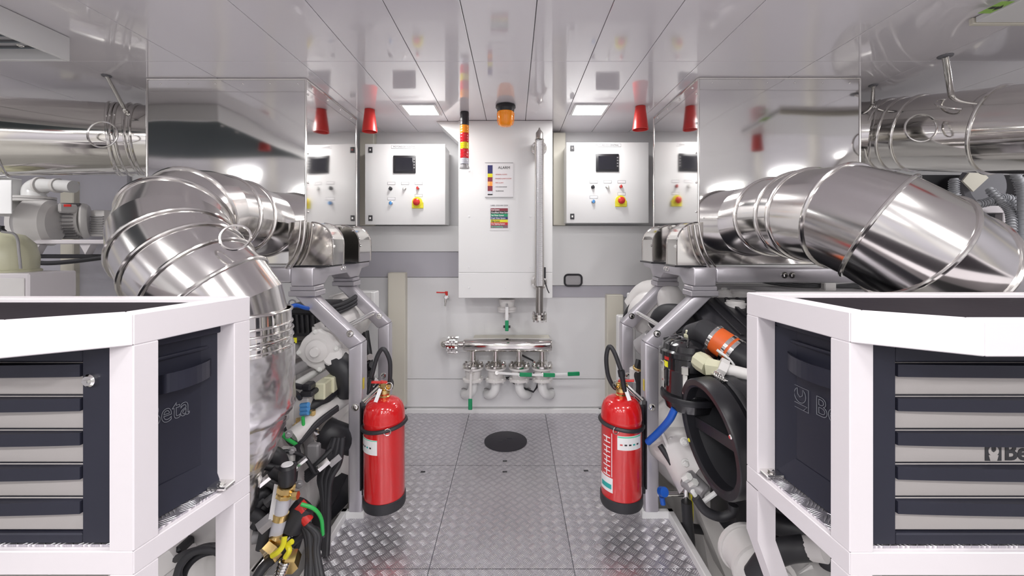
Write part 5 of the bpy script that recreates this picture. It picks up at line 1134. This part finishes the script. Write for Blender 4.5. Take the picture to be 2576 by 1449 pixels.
# ------------------------------------------------------------------ far left: pump set, filter, white hose
PS = thing('pump_set', 'white centrifugal pump and finned motor on a shelf at the far left', 'pump', tuple(W(140, 610, 2.3)))
q = lambda px, py, y=2.3: W(px, py, y)
obj('pump_casing', MB().lathe([(.03, 0), (.075, .01), (.105, .035), (.125, .05), (.125, .14), (.10, .16)], q(42, 560, 2.25), (.92, .38, 0), 40), 'eng', PS)
obj('casing_ring', MB().cyl(q(60, 562), q(66, 562, 2.31), .135, seg=36).cyl(q(108, 563, 2.36), q(114, 563, 2.37), .120, seg=36), 'eng', PS)
obj('adapter_ring', MB().cyl(q(112, 560, 2.37), q(160, 558, 2.42), .098, .094, seg=32), 'eng', PS)
obj('motor_body', MB().cyl(q(156, 556, 2.42), q(212, 556, 2.46), .090, seg=32), 'eng', PS)
b = MB(); m0, m1 = q(158, 556, 2.42), q(206, 556, 2.45); d = (m1-m0).normalized(); u1 = d.orthogonal().normalized(); u2 = d.cross(u1)
for k in range(28):
    a = 2*PI*k/28; e = u1*math.cos(a)+u2*math.sin(a); tx = d.cross(e); b.obox((m0+m1)/2+e*.094, d, tx, e, ((m1-m0).length, .003, .022))
obj('cooling_fin', b, 'castgrey', PS)['kind'] = 'stuff'
obj('fan_cowl', MB().cyl(q(206, 556, 2.45), q(226, 556, 2.47), .105, .100, seg=32, ch=.01), 'eng', PS)
b = MB().box(tuple(q(150, 535, 2.30)), tuple(q(190, 515, 2.40)), .008); obj('terminal_box', b, 'eng', PS, 30); wx('red_plate', 160, 514, 178, 520, 2.295, .004, 'redmatt', PS, 0)
wx('second_motor', 226, 528, 262, 595, 2.45, .12, 'eng', PS, .01, seg=2)
b = MB()
for k in range(8): p = q(228, 545+k*6, 2.445); b.box((p.x, 2.44, p.z-.003), (p.x+.075, 2.4495, p.z+.003))
obj('second_motor_fin', b, 'castgrey', PS, 0)
obj('outlet_neck', MB().lathe([(.075, 0), (.05, .06), (.045, .12)], q(86, 550), (0, 0, 1), 28).cyl(q(86, 508), q(86, 502), .085, seg=32).cyl(q(86, 501), q(86, 495), .085, seg=32), 'eng', PS)
obj('outlet_elbow', MB().tube([q(86, 497), q(84, 478), q(95, 468), q(115, 466), q(150, 467), q(185, 470)], [.05, .045, .042, .036, .033, .034], 20, smooth=4), 'gloss_white', PS)
obj('pipe_union', MB().cyl(q(100, 467), q(106, 467), .048, seg=24).cyl(q(140, 467), q(148, 467), .040, seg=24), 'eng', PS)
wx('shelf_rail', 58, 603, 262, 614, 2.22, .05, 'frame_white', PS, .004)
for x0, x1 in ((70, 100), (200, 228)):
    obj('shelf_bracket', MB().poly([q(x0, 615, 2.23), q(x1, 615, 2.23), q((x0+x1)/2, 640, 2.23)], (0, .04, 0)), 'frame_white', PS, 0)
wx('shelf_beam', 62, 640, 262, 650, 2.26, .05, 'black', PS, .004)
hose(PS, [(55, 654, 2.24), (110, 662, 2.24), (180, 658, 2.24), (262, 648, 2.24)], .012, 'rubber', 'black_hose')
FH = thing('filter_housing', 'cream domed filter housing on a white box at the far left', 'filter', tuple(W(25, 745, 1.9)))
q = lambda px, py, y=1.9: W(px, py, y)
obj('dome', MB().lathe([(.115, 0), (.118, .06), (.105, .12), (.07, .16), (.02, .175)], q(5, 680), (0, 0, 1), 36), 'brown', FH)
obj('dome_flange', MB().lathe([(.125, 0), (.125, .012), (.118, .016)], q(5, 686), (0, 0, 1), 36), 'brown', FH)
obj('dome_strap', MB().tube([q(5, 583, 1.82), q(40, 592, 1.80), q(48, 640, 1.79), q(52, 676, 1.79)], .005, 8, smooth=4), 'castgrey', FH)
wx('base_box', -40, 688, 72, 760, 1.80, .2, 'frame_white', FH, .006); wx('base_panel', -30, 700, 60, 755, 1.795, .004, 'eng', FH, .001)
obj('top_valve', MB().cyl(q(0, 588), q(0, 568), .014).beam(q(-8, 570), q(10, 585), .02, .02, .003), 'black', FH)
wc = thing('wall_cabinet', 'plain pale wall box at the far left edge under the exhaust pipe', 'cabinet', tuple(W(10, 540, 2.1)))
obj('box_body', MB().box(tuple(W(-60, 540, 2.1)), tuple(W(34, 451, 2.3)), .004), 'gloss_white', wc, 0); obj('box_door', MB().box(tuple(W(-58, 538, 2.092)), tuple(W(32, 453, 2.098)), .002), 'wall', wc, 0)
wh = thing('white_hose_bend', 'fat white hose bend beside the cream filter housing', 'hose', tuple(W(110, 740, 2.1)))
q = lambda px, py, y=2.1: W(px, py, y)
obj('hose_bend', MB().tube([q(60, 693), q(95, 695), q(128, 708), q(142, 730), q(140, 760), q(138, 1000), Vector((q(138, 760).x, 2.1, BILGE+.002))], .026, 18, smooth=5), 'gloss_white', wh, 60)
obj('round_flange', MB().cyl(q(100, 745, 2.16), q(92, 745, 2.14), .06, seg=32), 'eng', wh)
hr = thing('hand_rail_post', 'thin white upright behind the left elbow duct', 'post', tuple(W(307, 760, 2.3)))
wx('post_tube', 301, 712, 313, 1365, 2.3, .03, 'frame_white', hr, .003); wx('post_cap', 300, 708, 314, 711.5, 2.295, .035, 'frame_white', hr, .002)

# ------------------------------------------------------------------ far right: conduits, loudspeaker, white rack
q = lambda px, py, y=2.1: W(px, py, y)
rk = thing('equipment_rack', 'white angle rack with black sheets standing in for the dark opening at the far right behind the elbow duct', 'rack', tuple(W(2480, 740, 2.2)))
wx('rack_rail', 2380, 518, 2558, 536, 2.18, .04, 'frame_white', rk, .003); wx('rack_post', 2524, 536.5, 2546, 800, 2.18, .04, 'frame_white', rk, .003)
wx('dark_opening_sheet', 2300, 440, 2600, 517, 2.40, .02, 'black', rk, 0); wx('dark_opening_sheet', 2380, 537, 2523, 800, 2.26, .02, 'black', rk, 0); wx('dark_opening_sheet', 2547, 518, 2620, 800, 2.40, .02, 'black', rk, 0)  # black sheets put the darkness of the opening into colour
obj('bolt', MB().hexbolt(q(2530, 527, 2.18), (0, -1, 0), .008, .008), 'chrome', rk)
fn = thing('extractor_fan', 'round grey fan with a pale diamond plate under the right exhaust pipe', 'fan', tuple(q(2460, 470, 2.25)))
obj('fan_disc', MB().lathe([(.12, 0), (.12, .03), (.10, .045)], q(2462, 470, 2.3), (0, -1, 0), 36), 'darkgrey', fn); obj('diamond_plate', MB().poly([q(2422, 455, 2.22), q(2455, 415, 2.22), q(2487, 447, 2.22), q(2449, 482, 2.22)], (0, .01, 0)), 'cream', fn, 0)
def conduit(pts, r, lab):
    t = thing('grey_conduit', lab, 'conduit', tuple(q(*pts[0])), 'grey flexible conduits')
    P = spline([q(*p) for p in pts], 8); b = MB(); b.tube(P, r*.88, 10); obj('conduit_core', b, 'tube', t, 60)
    b = MB(); L = 0; acc = 0
    for i in range(1, len(P)):
        d = (P[i]-P[i-1]); acc += d.length
        if acc > .009: acc = 0; b.ring(P[i], d, r, .0028, 12, 4)
    obj('conduit_rib', b, 'tube', t, 60)['kind'] = 'stuff'
conduit([(2400, 450, 2.15), (2402, 490, 2.14), (2430, 512, 2.12), (2470, 512, 2.1), (2520, 498, 2.1), (2550, 510, 2.1), (2562, 560, 2.08), (2562, 660, 2.06), (2565, 740, 2.05)], .020, 'grey ribbed conduit curling under the round fan')
conduit([(2488, 476, 2.12), (2510, 500, 2.08), (2540, 530, 2.04), (2545, 580, 2.0), (2545, 640, 2.0), (2548, 740, 2.0)], .018, 'grey ribbed conduit slanting down from the diamond plate')
conduit([(2552, 435, 2.0), (2568, 470, 2.0), (2572, 540, 2.0), (2574, 640, 2.0), (2576, 740, 2.0)], .020, 'grey ribbed conduit dropping at the right picture edge')
ct = thing('cable_tray', 'grey cable tray with small fittings under the right cross rail', 'tray', tuple(W(2050, 730, 2.0)))
wx('tray', 1800, 720, 2200, 733, 1.95, .15, 'castgrey', ct, .003)
for k in range(4): hose(ct, [(1900+k*30, 705, 1.93), (1960+k*40, 716, 1.93), (2050+k*30, 722, 1.93), (2180, 712+k*5, 1.93)], .006, 'rubber', 'cable')
wx('small_clamp', 2075, 712, 2105, 732, 1.9, .04, 'eng', ct, .004)

# more hoses and fittings low beside the left trolley
for i, (pts, r_, m) in enumerate((
    ([(634, 1235, 1.33), (660, 1215, 1.34), (690, 1222, 1.35), (708, 1260, 1.36)], .012, 'rubber'),
    ([(634, 1262, 1.34), (655, 1240, 1.35), (678, 1250, 1.36), (684, 1300, 1.36)], .010, 'rubber'),
    ([(630, 1290, 1.32), (650, 1300, 1.33), (668, 1330, 1.33), (660, 1380, 1.32)], .020, 'rubber'),
    ([(636, 1350, 1.34), (660, 1345, 1.35), (690, 1330, 1.37), (716, 1300, 1.39)], .022, 'castgrey'),
    ([(640, 1180, 1.36), (665, 1172, 1.38), (700, 1176, 1.40), (742, 1170, 1.44)], .013, 'rubber'),
    ([(745, 1380, 1.38), (760, 1345, 1.40), (790, 1330, 1.42), (815, 1352, 1.42)], .010, 'rubber'),
    ([(690, 1150, 1.43), (720, 1135, 1.45), (765, 1150, 1.48), (792, 1190, 1.5)], .007, 'rubber'))):
    hose(E, pts, r_, m, 'hose' if r_ > .012 else 'cable')
for px, py, y, r_, m in ((645, 1225, 1.32, .012, 'chrome'), (652, 1330, 1.31, .022, 'castgrey'), (668, 1268, 1.33, .016, 'black'), (742, 1330, 1.36, .014, 'chrome'), (742, 1175, 1.44, .010, 'chrome'), (800, 1180, 1.5, .014, 'chrome'), (830, 1170, 1.52, .012, 'castgrey')):
    p = W(px, py, y); obj('pipe_coupling', MB().cyl(p, p+Vector((.03, .02, .022)), r_, seg=6), m, E)
wx('dark_sump_plate', 640, 1200, 700, 1449, 1.445, .01, 'castgrey', E, .003)
wx('side_bracket', 700, 1130, 735, 1180, 1.46, .03, 'eng', E, .006); wx('side_bracket', 770, 1120, 800, 1170, 1.55, .03, 'castgrey', E, .006)
for k in range(5): obj('block_bolt', MB().hexbolt(W(716+k*9, 1050+k*42, 1.46), (.5, -1, 0), .010, .010), 'castgrey', E)
